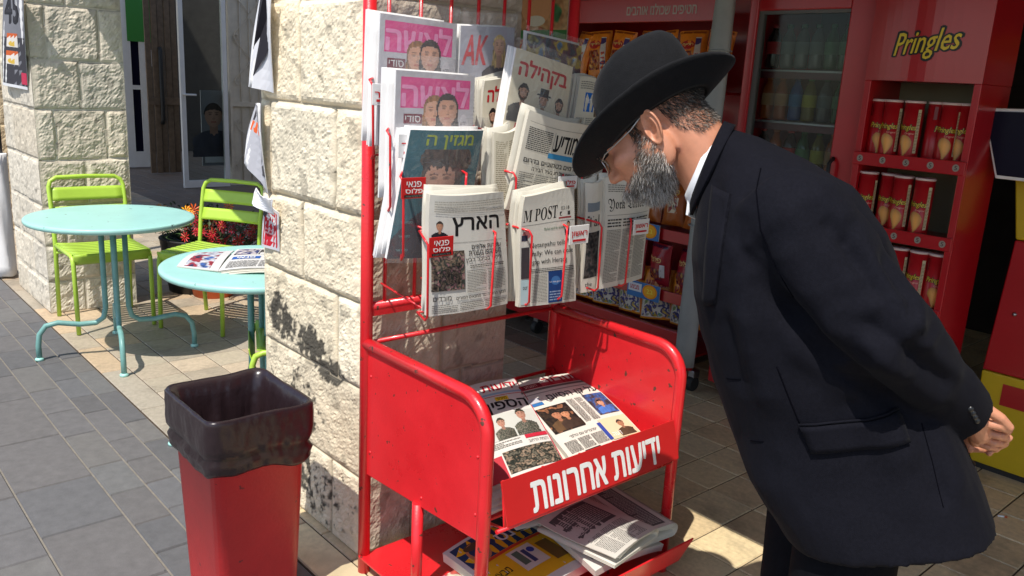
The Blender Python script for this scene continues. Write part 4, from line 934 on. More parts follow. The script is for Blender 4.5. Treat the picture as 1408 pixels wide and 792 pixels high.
for sx, dep in ((25, -.095), (-25, .095)):
    h_, k_, a_ = leg(sx, dep); flesh([h_, k_, a_], [.088, .058, .04], mb); flesh([a_ + Vector((.02, 0, -.04)), a_ + Vector((-.17, 0, -.055))], [.035, .03], mb)
hb = remesh(mb, .0052, 5)
# --- hands: five bent fingers each, the left closed round the right one behind his back
hm = MB()
def hand(wr, kn0, dirs, side, hm, palm=.014):
    pass
def fingers(W_, knuckles, curls, thumb, r0=.0080, k=.92):
    flesh([W_, W_ * .5 + knuckles[1] * .5, (knuckles[1] + knuckles[2]) / 2], [.025, .026, .022], hm, 14)
    for kn_ in knuckles: flesh([W_ * .65 + kn_ * .35, kn_], [.014, .0115], hm, 10)
    for kn_, cu in zip(knuckles, curls):
        flesh([kn_] + cu, [r0 * 1.08, r0, r0 * .93, r0 * .82][:len(cu) + 1], hm, 10)
    flesh(thumb, [.013, .0115, .0098, .0085][:len(thumb)], hm, 10)
def q_(x, y, d): return mp(x, y, d)
Wl = q_(1330, 568, -.040)
kn = [q_(1352, 582, -.050), q_(1349, 592, -.032), q_(1345, 600, -.014), q_(1341, 607, .003)]
curls = [[q_(1374, 586, -.050), q_(1387, 592, -.040), q_(1378, 602, -.022)], [q_(1372, 599, -.036), q_(1387, 602, -.022), q_(1377, 611, -.006)],
         [q_(1367, 609, -.019), q_(1382, 610, -.004), q_(1370, 616, .010)], [q_(1360, 614, -.002), q_(1372, 615, .010), q_(1362, 619, .020)]]
fingers(Wl, kn, curls, [q_(1336, 556, -.046), q_(1357, 563, -.052), q_(1376, 575, -.052), q_(1388, 588, -.046)])
Wr = q_(1318, 580, .060)
kn = [q_(1340, 590, .062), q_(1340, 600, .052), q_(1338, 609, .044), q_(1334, 616, .038)]
curls = [[q_(1362, 588, .050), q_(1378, 592, .030), q_(1384, 600, .012)], [q_(1362, 602, .040), q_(1376, 607, .024), q_(1378, 612, .010)], [q_(1358, 611, .034), q_(1370, 615, .022), q_(1370, 618, .012)], [q_(1352, 617, .030), q_(1362, 621, .022), q_(1360, 623, .014)]]
fingers(Wr, kn, curls, [q_(1334, 574, .050), q_(1352, 575, .030), q_(1368, 582, .010), q_(1378, 588, -.006)])
hh = remesh(hm, .0019, 3)
# --- ear
em = MB()
def ear(sg, mb):
    NA, NR_ = 36, 12; rings = []
    def P(th_, r):
        c, q = math.cos(th_), math.sin(th_)
        rf = .0185 * (1 - .16 * max(0, -q) ** 1.2) * (1 if c < 0 else .82); ru = .0345 if q > 0 else .0335
        f, u = r * rf * c, r * ru * q
        rim = .0050 * math.exp(-((r - .90) / .10) ** 2) * (1 if q > -.75 else .35) * (1 - .8 * max(0, c - .5) * 2 * (1 if abs(q) < .6 else 0))
        anti = .0036 * math.exp(-((r - .52) / .13) ** 2) * max(0, -c + .35) ** .5
        con = -.0080 * math.exp(-(((f - .003) / .009) ** 2 + ((u + .004) / .012) ** 2))
        trag = .0055 * math.exp(-(((f - .013) / .0045) ** 2 + ((u + .004) / .008) ** 2))
        lift = .080 - (f - .014) * .42 - .004 * max(0, q - .5)
        return f - .014 - .10 * u, lift + rim + anti + con + trag, u + .001
    for k in range(NR_ + 1): rings.append([hd(*(lambda a: (a[0], sg * a[1], a[2]))(P(6.28318 * j / NA, max(.02, k / NR_)))) for j in range(NA)])
    for k, (r, dz) in enumerate(((1.02, .003), (1.0, .006), (.8, .010), (.5, .014))): rings.append([hd(*(lambda a: (a[0], sg * (a[1] - dz), a[2]))(P(6.28318 * j / NA, r))) for j in range(NA)])
    if sg < 0: rings = [r[::-1] for r in rings]
    mb.loft(rings)
ear(1, em); ear(-1, em)
he = (np.array([p for p in em.v]), em.f, None)
skin = mat('skin', rgb(196, 134, 104), .48, var=.10, scale=38, bump=.0003, bscale=500, sss=.12, dirt=((.46, .16, .11), 14, .56, .8))
body = MB()
for v, f, _ in (hb, hh, he): body.add([tuple(p) for p in v], f, 0, None, True)
person = link('person', body, skin, None, MF, base=(.15, 0, 0))
setp(person, 'bearded man in dark suit and wide black hat bending forward, hands behind his back', 'person')
def wear(name, mb, m, parent=None, **k): return link(name, mb, m, parent or person, MF, **k)

# --- coat: torso and sleeves in one cloth, with creases
mb = MB(); mb.loft(trs)
def sleeve(S_, E_, W_, mb):
    P = [S_, S_.lerp(E_, .35), S_.lerp(E_, .7), E_, E_.lerp(W_, .35), E_.lerp(W_, .7), W_]
    mb.tube([P[0] + (P[0] - P[1]).normalized() * .06] + P, [.06, .098, .098, .094, .090, .078, .066, .058], 20)
sleeve(S1, E1, W1 + (W1 - E1).normalized() * .0, mb); sleeve(S2, E2, W2, mb)
cv, cf, cn = remesh(mb, .0065, 4)
FOLDS = [((1010, 300), (1030, 500), .006, .020), ((1040, 330), (1090, 440), -.008, .018), ((1075, 330), (1150, 450), .007, .022), ((1060, 400), (1240, 566), -.016, .016), ((1090, 470), (1180, 540), .008, .022),
         ((1130, 300), (1160, 330), -.006, .012), ((1160, 330), (1215, 420), -.009, .012), ((1175, 320), (1235, 410), .006, .012), ((1190, 400), (1260, 440), .008, .014), ((1180, 425), (1250, 470), -.008, .011), ((1180, 450), (1240, 500), .008, .014),
         ((1200, 480), (1300, 560), .006, .018), ((1235, 470), (1310, 530), -.006, .014), ((1255, 455), (1320, 525), .005, .012), ((1020, 420), (1060, 560), .006, .022), ((1000, 440), (1020, 540), -.006, .016), ((1180, 560), (1250, 640), .006, .03), ((1270, 590), (1300, 690), -.007, .02), ((1285, 590), (1325, 690), .007, .02), ((1120, 560), (1180, 770), .004, .03),
         ((985, 260), (1000, 330), -.005, .012), ((1210, 350), (1245, 420), -.007, .010), ((1100, 250), (1160, 300), .005, .02), ((1060, 250), (1140, 380), .005, .03)]
def foldset(v, nrm, dep):
    d = np.zeros(len(v))
    for a, b, amp, wd in FOLDS:
        A = np.array(mp(*a, dep))[[0, 2]]; B = np.array(mp(*b, dep))[[0, 2]]; P = v[:, [0, 2]]; AB = B - A
        t_ = np.clip(((P - A) @ AB) / (AB @ AB), -.15, 1.15); q = np.linalg.norm(P - (A + t_[:, None] * AB), axis=1)
        d += 1.25 * amp * np.exp(-(q / wd) ** 2) * np.clip(np.minimum(t_ + .15, 1.15 - t_) * 4, 0, 1)
    d *= np.clip((.06 - v[:, 1]) / .08, 0, 1)
    d += np.array([.005 * noise.noise(Vector((p[0] * 7 + p[2] * 4, p[1] * 6, p[2] * 7))) + .0022 * noise.noise(Vector((p[0] * 18, p[1] * 9, p[2] * 16))) for p in v])
    el = np.exp(-(np.linalg.norm(v - np.array(E1), axis=1) / .13) ** 2) + .5 * np.exp(-(np.linalg.norm(v - np.array(S1), axis=1) / .14) ** 2) + .12
    d += el * np.array([.0075 * (1 - 2 * abs(noise.noise(Vector((p[0] * 13 - p[2] * 9, p[1] * 7, p[2] * 14 + p[0] * 9))))) for p in v])
    return v + nrm * d[:, None]
cv = foldset(cv, cn, -.20)
coat = wear('suit_coat', mesh_mb(cv, cf), M['suit'])
bvh = BVHTree.FromPolygons([Vector(p) for p in cv], cf)
def oncoat(x, y, lift=.002, dep=-.2):
    p = mp(x, y, dep); hit = bvh.ray_cast(Vector((p.x, -.6, p.z)), Vector((0, 1, 0)))
    if hit[0] is None:
        q = bvh.find_nearest(Vector(p)); return q[0] + q[1] * lift
    return hit[0] + hit[1] * lift + Vector((0, -lift * .3, 0))
def seam(name, px, r=.0016, m='suit_thread', dep=-.2, n=6, lift=.0005):
    pts = []
    for a, b in zip(px[:-1], px[1:]):
        for i in range(n): pts.append(oncoat(a[0] + (b[0] - a[0]) * i / n, a[1] + (b[1] - a[1]) * i / n, lift, dep))
    pts.append(oncoat(*px[-1], lift, dep)); mb = MB(); mb.tube(pts, r, 6); return wear(name, mb, M[m], coat)
def patch(name, px, nx=8, ny=6, th=.004, lift=.004, dep=-.2, m='suit'):
    """piece of cloth lying on the coat; px are its corners TL TR BR BL"""
    g = lambda s, t_: oncoat(*[(px[3][k] * (1 - s) + px[2][k] * s) * (1 - t_) + (px[0][k] * (1 - s) + px[1][k] * s) * t_ for k in (0, 1)], lift, dep)
    mb = MB(); mb.slab(g, nx, ny, th); return wear(name, mb, M[m], coat)
patch('pocket_flap', [(1100, 584), (1238, 572), (1250, 610), (1116, 621)], 14, 5, .005, .006)
seam('pocket_welt', [(1098, 581), (1238, 569)], .0022, 'suit', lift=.004)
seam('armhole_seam', [(1046, 236), (1040, 262), (1046, 310), (1066, 360), (1090, 400)], .0012)
seam('dart_seam', [(1068, 500), (1085, 545), (1100, 582)], .0011)
seam('side_seam', [(1272, 592), (1285, 640), (1298, 700)], .0007)
for a, b in (((998, 531), (1018, 527)), ((1032, 619), (1050, 614))): seam('buttonhole', [a, b], .0010)
for x, y in ((1328, 549), (1332, 556), (1336, 563), (1340, 570)):
    p = oncoat(x - 4, y - 2, .001, -.08); mb = MB(); mb.ball(p, (.0055, .003, .0055), 12, 7); wear('sleeve_button', mb, M['button'], coat)
# lapel and coat collar as bands of cloth round the neck opening
nb = [mp(1001, 174, 0)]
def band(name, a, b, th, m, cy=1.0, n=30, off=0.):
    """collar band: ring a (inner edge) to ring b (outer edge), each (F px, B px, halfwidth)"""
    ra = ring(mp(*a[0]), mp(*a[1]), a[2], n, 1.); rb = ring(mp(*b[0]), mp(*b[1]), b[2], n, 1.)
    mb = MB()
    fn = lambda s, t_: Vector(ra[int(round(s * n)) % n]).lerp(Vector(rb[int(round(s * n)) % n]), t_)
    mb.slab(fn, n, 3, th); return mb
cm = band('x', ((951, 282), (994, 170), .066), ((953, 296), (1010, 176), .083), .006, None)
wear('coat_collar', cm, M['suit'], coat)
patch('lapel', [(976, 264), (1004, 272), (984, 420), (965, 430)], 5, 14, .005, .005)
# --- shirt collar
cm = band('x', ((945, 268), (983, 178), .060), ((953, 292), (999, 174), .067), .005, None); shirt = wear('shirt_collar', cm, M['shirt'])
mb = MB(); mb.slab(lambda s, t_: mp(946 + 12 * s + 4 * t_, 262 + 34 * (1 - t_) + 6 * s, -.035 + .03 * s), 5, 5, .005); wear('collar_point', mb, M['shirt'], shirt)
# --- trousers and shoes
mb = MB()
for sx, dep in ((25, -.095), (-25, .095)):
    h_, k_, a_ = leg(sx, dep); mb.tube([h_ + Vector((0, 0, .05)), h_.lerp(k_, .5), k_, k_.lerp(a_, .5), a_ + Vector((0, 0, -.03)), a_ + Vector((0, 0, -.045))], [.098, .100, .095, .092, .092, .085], 18)
mb.ball(leg(0, 0)[0] + Vector((.02, 0, .0)), (.13, .15, .12), 18, 10)
tv, tf, tn = remesh(mb, .012, 6)
tv = tv + tn * np.array([.006 * noise.noise(Vector((p[0] * 9, p[1] * 9, p[2] * 5))) for p in tv])[:, None]
wear('trousers', mesh_mb(tv, tf), M['trouser'])
for sx, dep in ((25, -.095), (-25, .095)):
    a_ = leg(sx, dep)[2]; mb = MB()
    mb.loft([[Vector((a_.x + x, dep + w_ * math.copysign(abs(math.sin(q)) ** .8, math.sin(q)), max(.004, z0 + (hh_) * (math.cos(q) + 1) / 2))) for q in [6.28318 * j / 16 for j in range(16)]]
             for x, w_, hh_, z0 in ((.075, .02, .05, .01), (.065, .036, .075, .004), (.02, .040, .10, .004), (-.06, .042, .085, .004), (-.13, .048, .06, .004), (-.19, .042, .045, .004), (-.215, .022, .032, .006))])
    wear('shoe', mb, M['shoe'])
# --- hat
mb = MB(); n = 56
HC = (-.017, 0, .011)
HRO = math.radians(13)
def hatp(f, s_, u): return hd(HC[0] + f, s_ * math.cos(HRO) - u * math.sin(HRO), HC[2] + u * math.cos(HRO) + s_ * math.sin(HRO))
CA, CB = .103, .086
bring = []
prof_b = [(1.0, 0, .0), (1.0, .0035, .0)]
for k in range(9):
    w_ = k / 8; ringp = []
    for j in range(n):
        a = 6.28318 * j / n; ca, sa_ = math.cos(a), math.sin(a)
        wd = .070 + .013 * max(0, ca)
        up_ = (.030 * abs(sa_) ** 1.5 + .012 * max(0, -ca) - -.004 * max(0, ca) ** 2) * w_ ** 1.25
        rr = wd * w_ * (1 - .18 * abs(sa_))
        ringp.append(hatp(CA * ca + rr * ca, (CB + rr) * sa_, up_))
    bring.append(ringp)
th = hu * .0026
mb.loft([[p + th for p in r] for r in bring] + [[p - th for p in r] for r in bring[::-1]], caps=False, closed_path=True)
wear('hat_brim', mb, M['hat'])
mb = MB(); prof = [(.99, .000), (1.0, .012), (.995, .04), (.985, .075), (.965, .100), (.92, .118), (.82, .131), (.62, .134), (.32, .124), (.06, .117)]
rings_ = []
for r_, z in prof:
    rp = []
    for j in range(n):
        a = 6.28318 * j / n; ca, sa_ = math.cos(a), math.sin(a)
        pinch = 1 - .07 * max(0, min(1, (z - .05) / .06)) * max(0, ca) ** 1 * abs(sa_) ** .7 * 1.2
        zz = z - (.010 * max(0, ca) if z > .1 else 0) - (.012 * math.exp(-(r_ * sa_ / .35) ** 2) if z > .11 and r_ < .8 else 0)
        rp.append(hatp(CA * r_ * ca * (1 if ca < 0 else (1 - .06 * max(0, (z - .04) / .09))) - .1 * max(0, z) * 1, CB * r_ * sa_ * pinch, zz))
    rings_.append(rp)
mb.loft(rings_); hat = wear('hat_crown', mb, M['hat'])
mb = MB(); rp = []
for z in (.005, .036):
    rp.append([hatp((CA + .0022) * math.cos(6.28318 * j / n) - .1 * z, (CB + .0022) * math.sin(6.28318 * j / n), z) for j in range(n)])
mb.loft(rp, caps=False); wear('hat_band', mb, M['hatband'], hat)
# --- hair, beard
hv, hfc, hn = hb
loc_h = np.array([unhd(p) for p in hv])
nl = np.array([[Vector(q).dot(hf), Vector(q).dot(hs), Vector(q).dot(hu)] for q in hn])
def inpoly(x, y, poly):
    c = False; j = len(poly) - 1
    for i in range(len(poly)):
        if (poly[i][1] > y) != (poly[j][1] > y) and x < (poly[j][0] - poly[i][0]) * (y - poly[i][1]) / (poly[j][1] - poly[i][1]) + poly[i][0]: c = not c
        j = i
    return c
def strands(name, sel, ln, direc, cols, per, wd, curl_=.3, m='hair'):
    mb = MB(); idx = np.nonzero(sel)[0]; r = random.Random(3)
    for i in idx:
        for _ in range(per if isinstance(per, int) else (1 if r.random() < per else 0)):
            p = Vector(hv[i]) + Vector([r.uniform(-.003, .003) for _ in range(3)]); nn = Vector(hn[i])
            l = r.uniform(*ln(loc_h[i])) if callable(ln) else r.uniform(*ln)
            d = direc(nn, loc_h[i], r).normalized(); c = cols(loc_h[i], r); sd_ = d.cross(Vector((r.uniform(-1, 1), r.uniform(-1, 1), r.uniform(-1, 1)))).normalized() * wd * r.uniform(.7, 1.3)
            bend = Vector([r.uniform(-1, 1) for _ in range(3)]) * curl_ * l
            pts = [p - nn * .002, p + d * l * .4 + bend * .25, p + d * l * .75 + bend * .6 + Vector((0, 0, -.08 * l)), p + d * l + bend * .7 + Vector((0, 0, -.2 * l))]
            mb.add([pts[0] - sd_, pts[0] + sd_, pts[1] + sd_, pts[1] - sd_, pts[2] + sd_ * .7, pts[2] - sd_ * .7, pts[3]], [(0, 1, 2, 3), (3, 2, 4, 5), (5, 4, 6)], 0, c, True)
    return wear(name, mb, M[m])
beard_poly = [(.014, .012), (.000, -.010), (-.006, -.045), (.004, -.085), (.03, -.13), (.12, -.14), (.125, -.047), (.104, -.046), (.085, -.055), (.060, -.040), (.036, -.010), (.026, .012)]
bs = np.array([inpoly(l[0], l[2], beard_poly) and abs(l[1]) < .09 and (n_[2] < .55) for l, n_ in zip(loc_h, nl)])
def beard_col(l, r):
    k = r.random(); w_ = min(1, max(0, (-.02 - l[2]) / .09)) 
    if k < .34 + .48 * w_: g = r.uniform(.34, .64); return (g, g * .92, g * .83)
    if k < .72: g = r.uniform(.12, .28); return (g, g * .80, g * .62)
    g = r.uniform(.03, .07); return (g, g * .8, g * .65)
bs &= np.array([not (l[2] > -.045 and random.random() < .45) for l in loc_h])
strands('beard', bs, lambda l: (.005, .009) if l[2] > -.025 else (.008, .014) if l[2] > -.07 else (.006, .016), lambda nn, l, r: nn * (.5 if l[0] < .045 else .22) + Vector((.30 if l[0] > .045 else .05, 0, -1.0)) * (1.0 if l[2] < -.01 else .8) + Vector([r.uniform(-.42, .42) for _ in range(3)]), beard_col, 14, .00026, .6)
hair_poly = [(.034, .10), (.032, .02), (.026, .008), (.014, .008), (.010, .030), (-.022, .040), (-.036, .028), (-.040, .000), (-.052, -.030), (-.075, -.055), (-.14, -.045), (-.14, .12)]
hsel = np.array([inpoly(l[0], l[2], hair_poly) for l in loc_h])
def hair_col(l, r):
    low = min(1, max(0, (.035 - l[2]) / .07)); k = r.random()
    g = (r.uniform(.10, .24) if k < .15 + .45 * low else r.uniform(.018, .05)); return (g, g * .85, g * .70)
strands('hair', hsel, lambda l: (.005, .010) if l[2] < .0 else (.008, .015), lambda nn, l, r: nn * .45 + (-hu * .9 - hf * .5) + Vector([r.uniform(-.3, .3) for _ in range(3)]), hair_col, 6, .0004, .2)
bsel = np.array([.026 < l[2] < .040 and l[0] > .085 and .008 < abs(l[1]) < .046 for l in loc_h])
strands('eyebrows', bsel, (.006, .011), lambda nn, l, r: nn * .5 + hs * math.copysign(.8, l[1]) + hu * .2, lambda l, r: (.05, .04, .03), 2, .0005, .2)
# --- eyes and glasses
ew = mat('eye', (.7, .68, .64), .2)
for sg in (1, -1):
    mb = MB(); mb.ball(hd(.071, .031 * sg, .007), .0115 * HK, 14, 9); e = wear('eye', mb, ew)
    mb = MB(); mb.ball(hd(.079, .0315 * sg, .005), .0050, 10, 7); wear('iris', mb, M['shoe'], e)
mb = MB(); 
for sg in (1, -1):
    mb.tube([hd(.110 + .0 * math.cos(a) - .004 * abs(math.cos(a)) - (.006 if math.cos(a) * 1 > 0 else 0) * math.cos(a), sg * (.034 + .026 * math.cos(a)), .000 + .018 * math.sin(a)) for a in [6.28318 * i / 24 for i in range(24)]], .0011, 6, closed=True)
    mb.tube([hd(.100, .060 * sg, .006), hd(.085, .074 * sg, .012), hd(.02, .0775 * sg, .020), hd(-.010, .076 * sg, .030), hd(-.028, .072 * sg, .022)], [.0013, .0013, .0014, .0022, .0024], 6)
mb.tube([hd(.107, -.010, .006), hd(.113, 0, .010), hd(.107, .010, .006)], .0011, 6)
gl_ = wear('glasses', mb, M['metal'])
for sg in (1, -1):
    mb = MB(); mb.slab(lambda s, t_: hd(.107 - .004 * abs(2 * s - 1), sg * (.034 + .025 * (2 * s - 1) * math.sqrt(max(0.02, 1 - (2 * t_ - 1) ** 2 * .9))), .0172 * (2 * t_ - 1)), 8, 8, .001); wear('lens', mb, M['lens'], gl_)
# ---------------------------------------------------------------- inside the kiosk: snack rack, drinks fridge, chip-can stand, play machine
def mk(name, t, fill, m, bevel=0, **k):
    mb = MB(); fill(mb); return link(name, mb, m, t, bevel=bevel, **k)
RU0, RU1, RN = -1.98, -.36, 2.16
rack = thing('snack_rack', 'red wheeled snack rack with a lettered header, behind the newspaper stand', 'rack', ((RU0 + RU1) / 2, RN + .2, 0))
for u_ in (RU0, RU1):
    for n_ in (RN + .02, RN + .42): mk('post', rack, lambda b: b.box((u_ - .015, n_ - .015, .11), (u_ + .015, n_ + .015, 2.0)), M['darkred'], .003)
SH = (.17, .47, .79, 1.13, 1.52)
for z in SH:
    s_ = mk('shelf', rack, lambda b: (b.box((RU0 + .02, RN + .03, z - .012), (RU1 - .02, RN + .41, z)),), M['darkred'])
    st = mk('shelf_edge', rack, lambda b: b.box((RU0 + .02, RN - .004, z - .03), (RU1 - .02, RN + .012, z + .028)), M['darkred'], .002)
mk('back_panel', rack, lambda b: b.box((RU0 + .02, RN + .425, .12), (RU1 - .02, RN + .44, 2.0)), M['darkred'])
mk('base_panel', rack, lambda b: b.box((RU0, RN - .01, .11), (RU1, RN + .02, .30)), M['darkred'], .004)
hdr = mk('header', rack, lambda b: b.box((RU0, RN - .015, 1.845), (RU1, RN + .012, 1.965)), M['darkred'], .003)
pg = Page(1.6, .12); pg.text('חטיפים שכולנו אוהבים', 1.03, .034, .44, .052, rgb(196, 178, 170), bold=.03, rtl=True)
pg.emit('lettering', bil((RU0, RN - .016, 1.965), (RU0 + 1.6, RN - .016, 1.965), (RU0 + 1.6, RN - .016, 1.845), (RU0, RN - .016, 1.845)), M['paint_attr'], hdr)
for u_ in (RU0 + .06, -1.53, -.95, -.34):
    c = mk('caster', rack, lambda b: b.box((u_ - .018, RN + .02, .07), (u_ + .018, RN + .07, .112)), M['metal'], .003)
    mk('wheel', c, lambda b: b.tube([(u_ - .02, RN + .035, .042), (u_ - .014, RN + .035, .042), (u_ + .014, RN + .035, .042), (u_ + .02, RN + .035, .042)], [.034, .041, .041, .034], 20), M['dark'])
# price tags clipped on the shelf edges
for z, u_ in ((.80, -.72), (.48, -.68), (.80, -1.35), (1.13, -.72), (1.50, -.82)):
    t_ = mk('price_tag', rack, lambda b: b.box((u_ - .10, RN - .022, z - .05), (u_ + .12, RN - .018, z + .035)), M['white'])
    pg = Page(.22, .085); pg.rect(0, 0, .22, .085, rgb(70, 120, 180)); pg.rect(.008, .03, .09, .045, rgb(220, 222, 226)); pg.text('מבצע', .02, .042, .06, .022, RED, bold=.04, rtl=True); pg.ell(.155, .045, .05, .038, rgb(236, 146, 30), 22); pg.ell(.155, .045, .04, .03, rgb(245, 176, 50), 18); pg.text('2', .136, .034, .014, .024, rgb(250, 232, 90), bold=.05); pg.text('ב-', .155, .036, .02, .02, rgb(250, 232, 90), bold=.05, rtl=True)
    pg.emit('tag_print', bil((u_ - .10, RN - .0225, z + .035), (u_ + .12, RN - .0225, z + .035), (u_ + .12, RN - .0225, z - .05), (u_ - .10, RN - .0225, z - .05)), M['print'], t_)
foil = mat('crisp_foil', attr=True, rough=.3, var=.12, scale=24, bump=.004, bscale=35, spec=.5)
def make_bag(W, H, D, draw, crumple=1.):
    t = thing('snack_bag', 'x', 'snack bag', (0, 0, 0)); r = random.Random(W * 1000 + H * 77)
    ph = r.uniform(0, 6)
    def fr(s, t_):
        e = math.sin(math.pi * min(1, max(0, s))) ** .5; f = math.sin(math.pi * min(1, max(0, t_ * .9 + .05))) ** .6
        c = .010 * crumple * noise.noise(Vector((s * 4, t_ * 5, ph))) + .005 * crumple * noise.noise(Vector((s * 11, t_ * 12, ph)))
        return Vector((W * (s - .5) * (1 - .10 * math.sin(math.pi * t_)), -D * .5 * e * f - c * e, H * t_))
    def bk(s, t_):
        p = fr(1 - s, t_); return Vector((p.x, -p.y, p.z))
    mb = MB(); n = 14; 
    col = draw(None)
    for fn in (fr, bk):
        v = [fn(i / n, j / n) for j in range(n + 1) for i in range(n + 1)]
        mb.add(v, [(j * (n + 1) + i, j * (n + 1) + i + 1, j * (n + 1) + n + 2 + i, j * (n + 1) + n + 1 + i) for j in range(n) for i in range(n)], 0, col, True)
    link('packet', mb, foil, t)
    pg = Page(W, H); draw(pg); pg.emit('packet_print', fr, foil, t, step=.0002, base=.0012)
    return t
def d_orange(pg):
    if pg is None: return rgb(234, 134, 38)
    W, H = pg.W, pg.H; pg.rect(W * .06, H * .94, W * .88, H * .04, rgb(150, 70, 20)); pg.ell(W * .40, H * .72, W * .26, H * .09, rgb(180, 36, 30)); pg.text('חטיף', W * .2, H * .69, W * .4, H * .06, rgb(235, 210, 120), bold=.05, rtl=True)
    pg.photo(W * .12, H * .2, W * .5, H * .4, [rgb(170, 70, 24), rgb(200, 120, 40), rgb(140, 40, 24), rgb(210, 150, 60)], 5, 5)
    pg.rect(W * .66, H * .08, W * .18, H * .78, rgb(216, 212, 206)); pg.rect(W * .66, H * .70, W * .18, H * .14, rgb(70, 50, 110)); pg.rect(W * .66, H * .3, W * .18, H * .08, rgb(70, 50, 110))
    for k in range(5): pg.rect(W * .69, H * (.12 + .1 * k), W * .12, H * .035, rgb(190, 70, 60))
def d_redp(pg):
    if pg is None: return rgb(158, 30, 44)
    W, H = pg.W, pg.H; pg.ell(W * .5, H * .62, W * .34, H * .16, rgb(170, 40, 40)); pg.text('פלפל', W * .22, H * .55, W * .56, H * .13, rgb(226, 190, 120), bold=.05, rtl=True); pg.photo(W * .2, H * .12, W * .6, H * .28, [rgb(190, 120, 60), rgb(150, 60, 40), rgb(110, 30, 60), rgb(200, 160, 90)], 6, 4); pg.rect(W * .1, H * .9, W * .8, H * .06, rgb(70, 20, 50)); pg.rect(W * .74, H * .2, W * .16, H * .3, rgb(210, 204, 204))
def d_brown(pg):
    if pg is None: return rgb(176, 92, 34)
    W, H = pg.W, pg.H; pg.rect(W * .3, H * .3, W * .42, H * .36, rgb(216, 200, 170)); pg.photo(W * .34, H * .34, W * .34, H * .28, [rgb(60, 70, 130), rgb(160, 60, 50), rgb(200, 190, 170), rgb(120, 90, 50)], 5, 4); pg.text('פופ', W * .3, H * .72, W * .4, H * .12, rgb(230, 190, 80), bold=.05, rtl=True)
def d_mix(pg):
    if pg is None: return rgb(224, 136, 36)
    W, H = pg.W, pg.H; pg.rect(W * .06, H * .04, W * .88, H * .5, rgb(206, 200, 190)); pg.photo(W * .08, H * .06, W * .84, H * .44, [rgb(70, 130, 170), rgb(200, 170, 60), rgb(60, 60, 130), rgb(220, 210, 200), rgb(120, 150, 90)], 8, 6); pg.rect(W * .7, H * .2, W * .2, H * .3, rgb(56, 50, 120)); pg.text('גביש', W * .2, H * .64, W * .6, H * .14, rgb(170, 34, 30), bold=.05, rtl=True)
protos = dict(o=make_bag(.155, .26, .09, d_orange), r=make_bag(.17, .22, .09, d_redp), b=make_bag(.15, .22, .08, d_brown), m=make_bag(.20, .27, .12, d_mix))
used = set()
ORD = ['leftmost', 'second', 'third', 'fourth', 'fifth', 'sixth', 'seventh', 'eighth', 'ninth', 'tenth', 'eleventh', 'rightmost']
def bag(kind, u_, n_, z, label, group, rz=0, tilt=0, roll=0):
    o = protos[kind] if kind not in used else tree_copy(protos[kind]); used.add(kind)
    o.matrix_world = FM @ Matrix.Translation((u_, n_, z)) @ Matrix.Rotation(rz, 4, 'Z') @ Matrix.Rotation(tilt, 4, 'X') @ Matrix.Rotation(roll, 4, 'Y')
    MW[o] = o.matrix_world.copy(); setp(o, label, 'snack bag', group); return o
r = random.Random(4)
def row(kind, z, us, what, where, g):
    n = len(us)
    for i, u_ in enumerate(us):
        w_ = 'leftmost' if i == 0 else 'rightmost' if i == n - 1 else ORD[i] + ' from left'
        bag(kind, u_, RN + .09 + r.uniform(-.02, .02), z + .002, f'{what}, {w_} on {where}', g, r.uniform(-.32, .32), r.uniform(-.22, -.02), r.uniform(-.13, .13))
row('o', 1.55, [-1.84, -1.68, -1.52, -1.37, -1.22, -1.07, -.91, -.76, -.60, -.46], 'orange snack bag with a white strip', 'the top shelf', 'orange snack bags on the top shelf')
row('b', .822, [-1.80, -1.62, -1.44, -1.26, -1.08, -.92, -.76, -.61, -.46], 'brown snack bag', 'the shelf behind the beard', 'brown snack bags on the middle shelf')
row('r', .502, [-1.78, -1.58, -1.38, -1.19, -1.0, -.82, -.65, -.48], 'dark red crisp bag', 'the shelf under the orange-sun tag', 'red crisp bags on the lower shelf')
row('m', .305, [-1.76, -1.56, -1.37, -1.19, -1.0, -.82, -.64, -.47], 'orange and pale blue snack bag', 'the bottom basket behind the tray', 'orange and blue bags in the bottom basket')
row('o', 1.16, [-1.80, -1.55, -1.30, -1.05, -.80, -.56], 'plain orange snack bag', 'the second shelf', 'orange snack bags on the second shelf')
# poster on the rack's upper left
t = thing('advert_panel', 'colourful picture panel behind the stand bars at the top', 'advert', (-1.6, RN - .03, 1.80)); mb = MB(); mb.box((-1.95, RN - .035, 1.76), (-1.36, RN - .02, 2.10)); link('panel', mb, M['white'], t)
pg = Page(.59, .34); pg.photo(0, 0, .59, .34, [rgb(70, 130, 170), rgb(60, 110, 70), rgb(180, 130, 90), rgb(190, 150, 110), rgb(160, 90, 60)], 7, 5); pg.ell(.33, .19, .13, .12, rgb(196, 140, 100)); pg.ell(.33, .10, .08, .03, rgb(200, 190, 176)); pg.rect(0, 0, .59, .05, rgb(60, 110, 60))
pg.emit('picture', bil((-1.95, RN - .036, 2.10), (-1.36, RN - .036, 2.10), (-1.36, RN - .036, 1.76), (-1.95, RN - .036, 1.76)), M['print'], t)
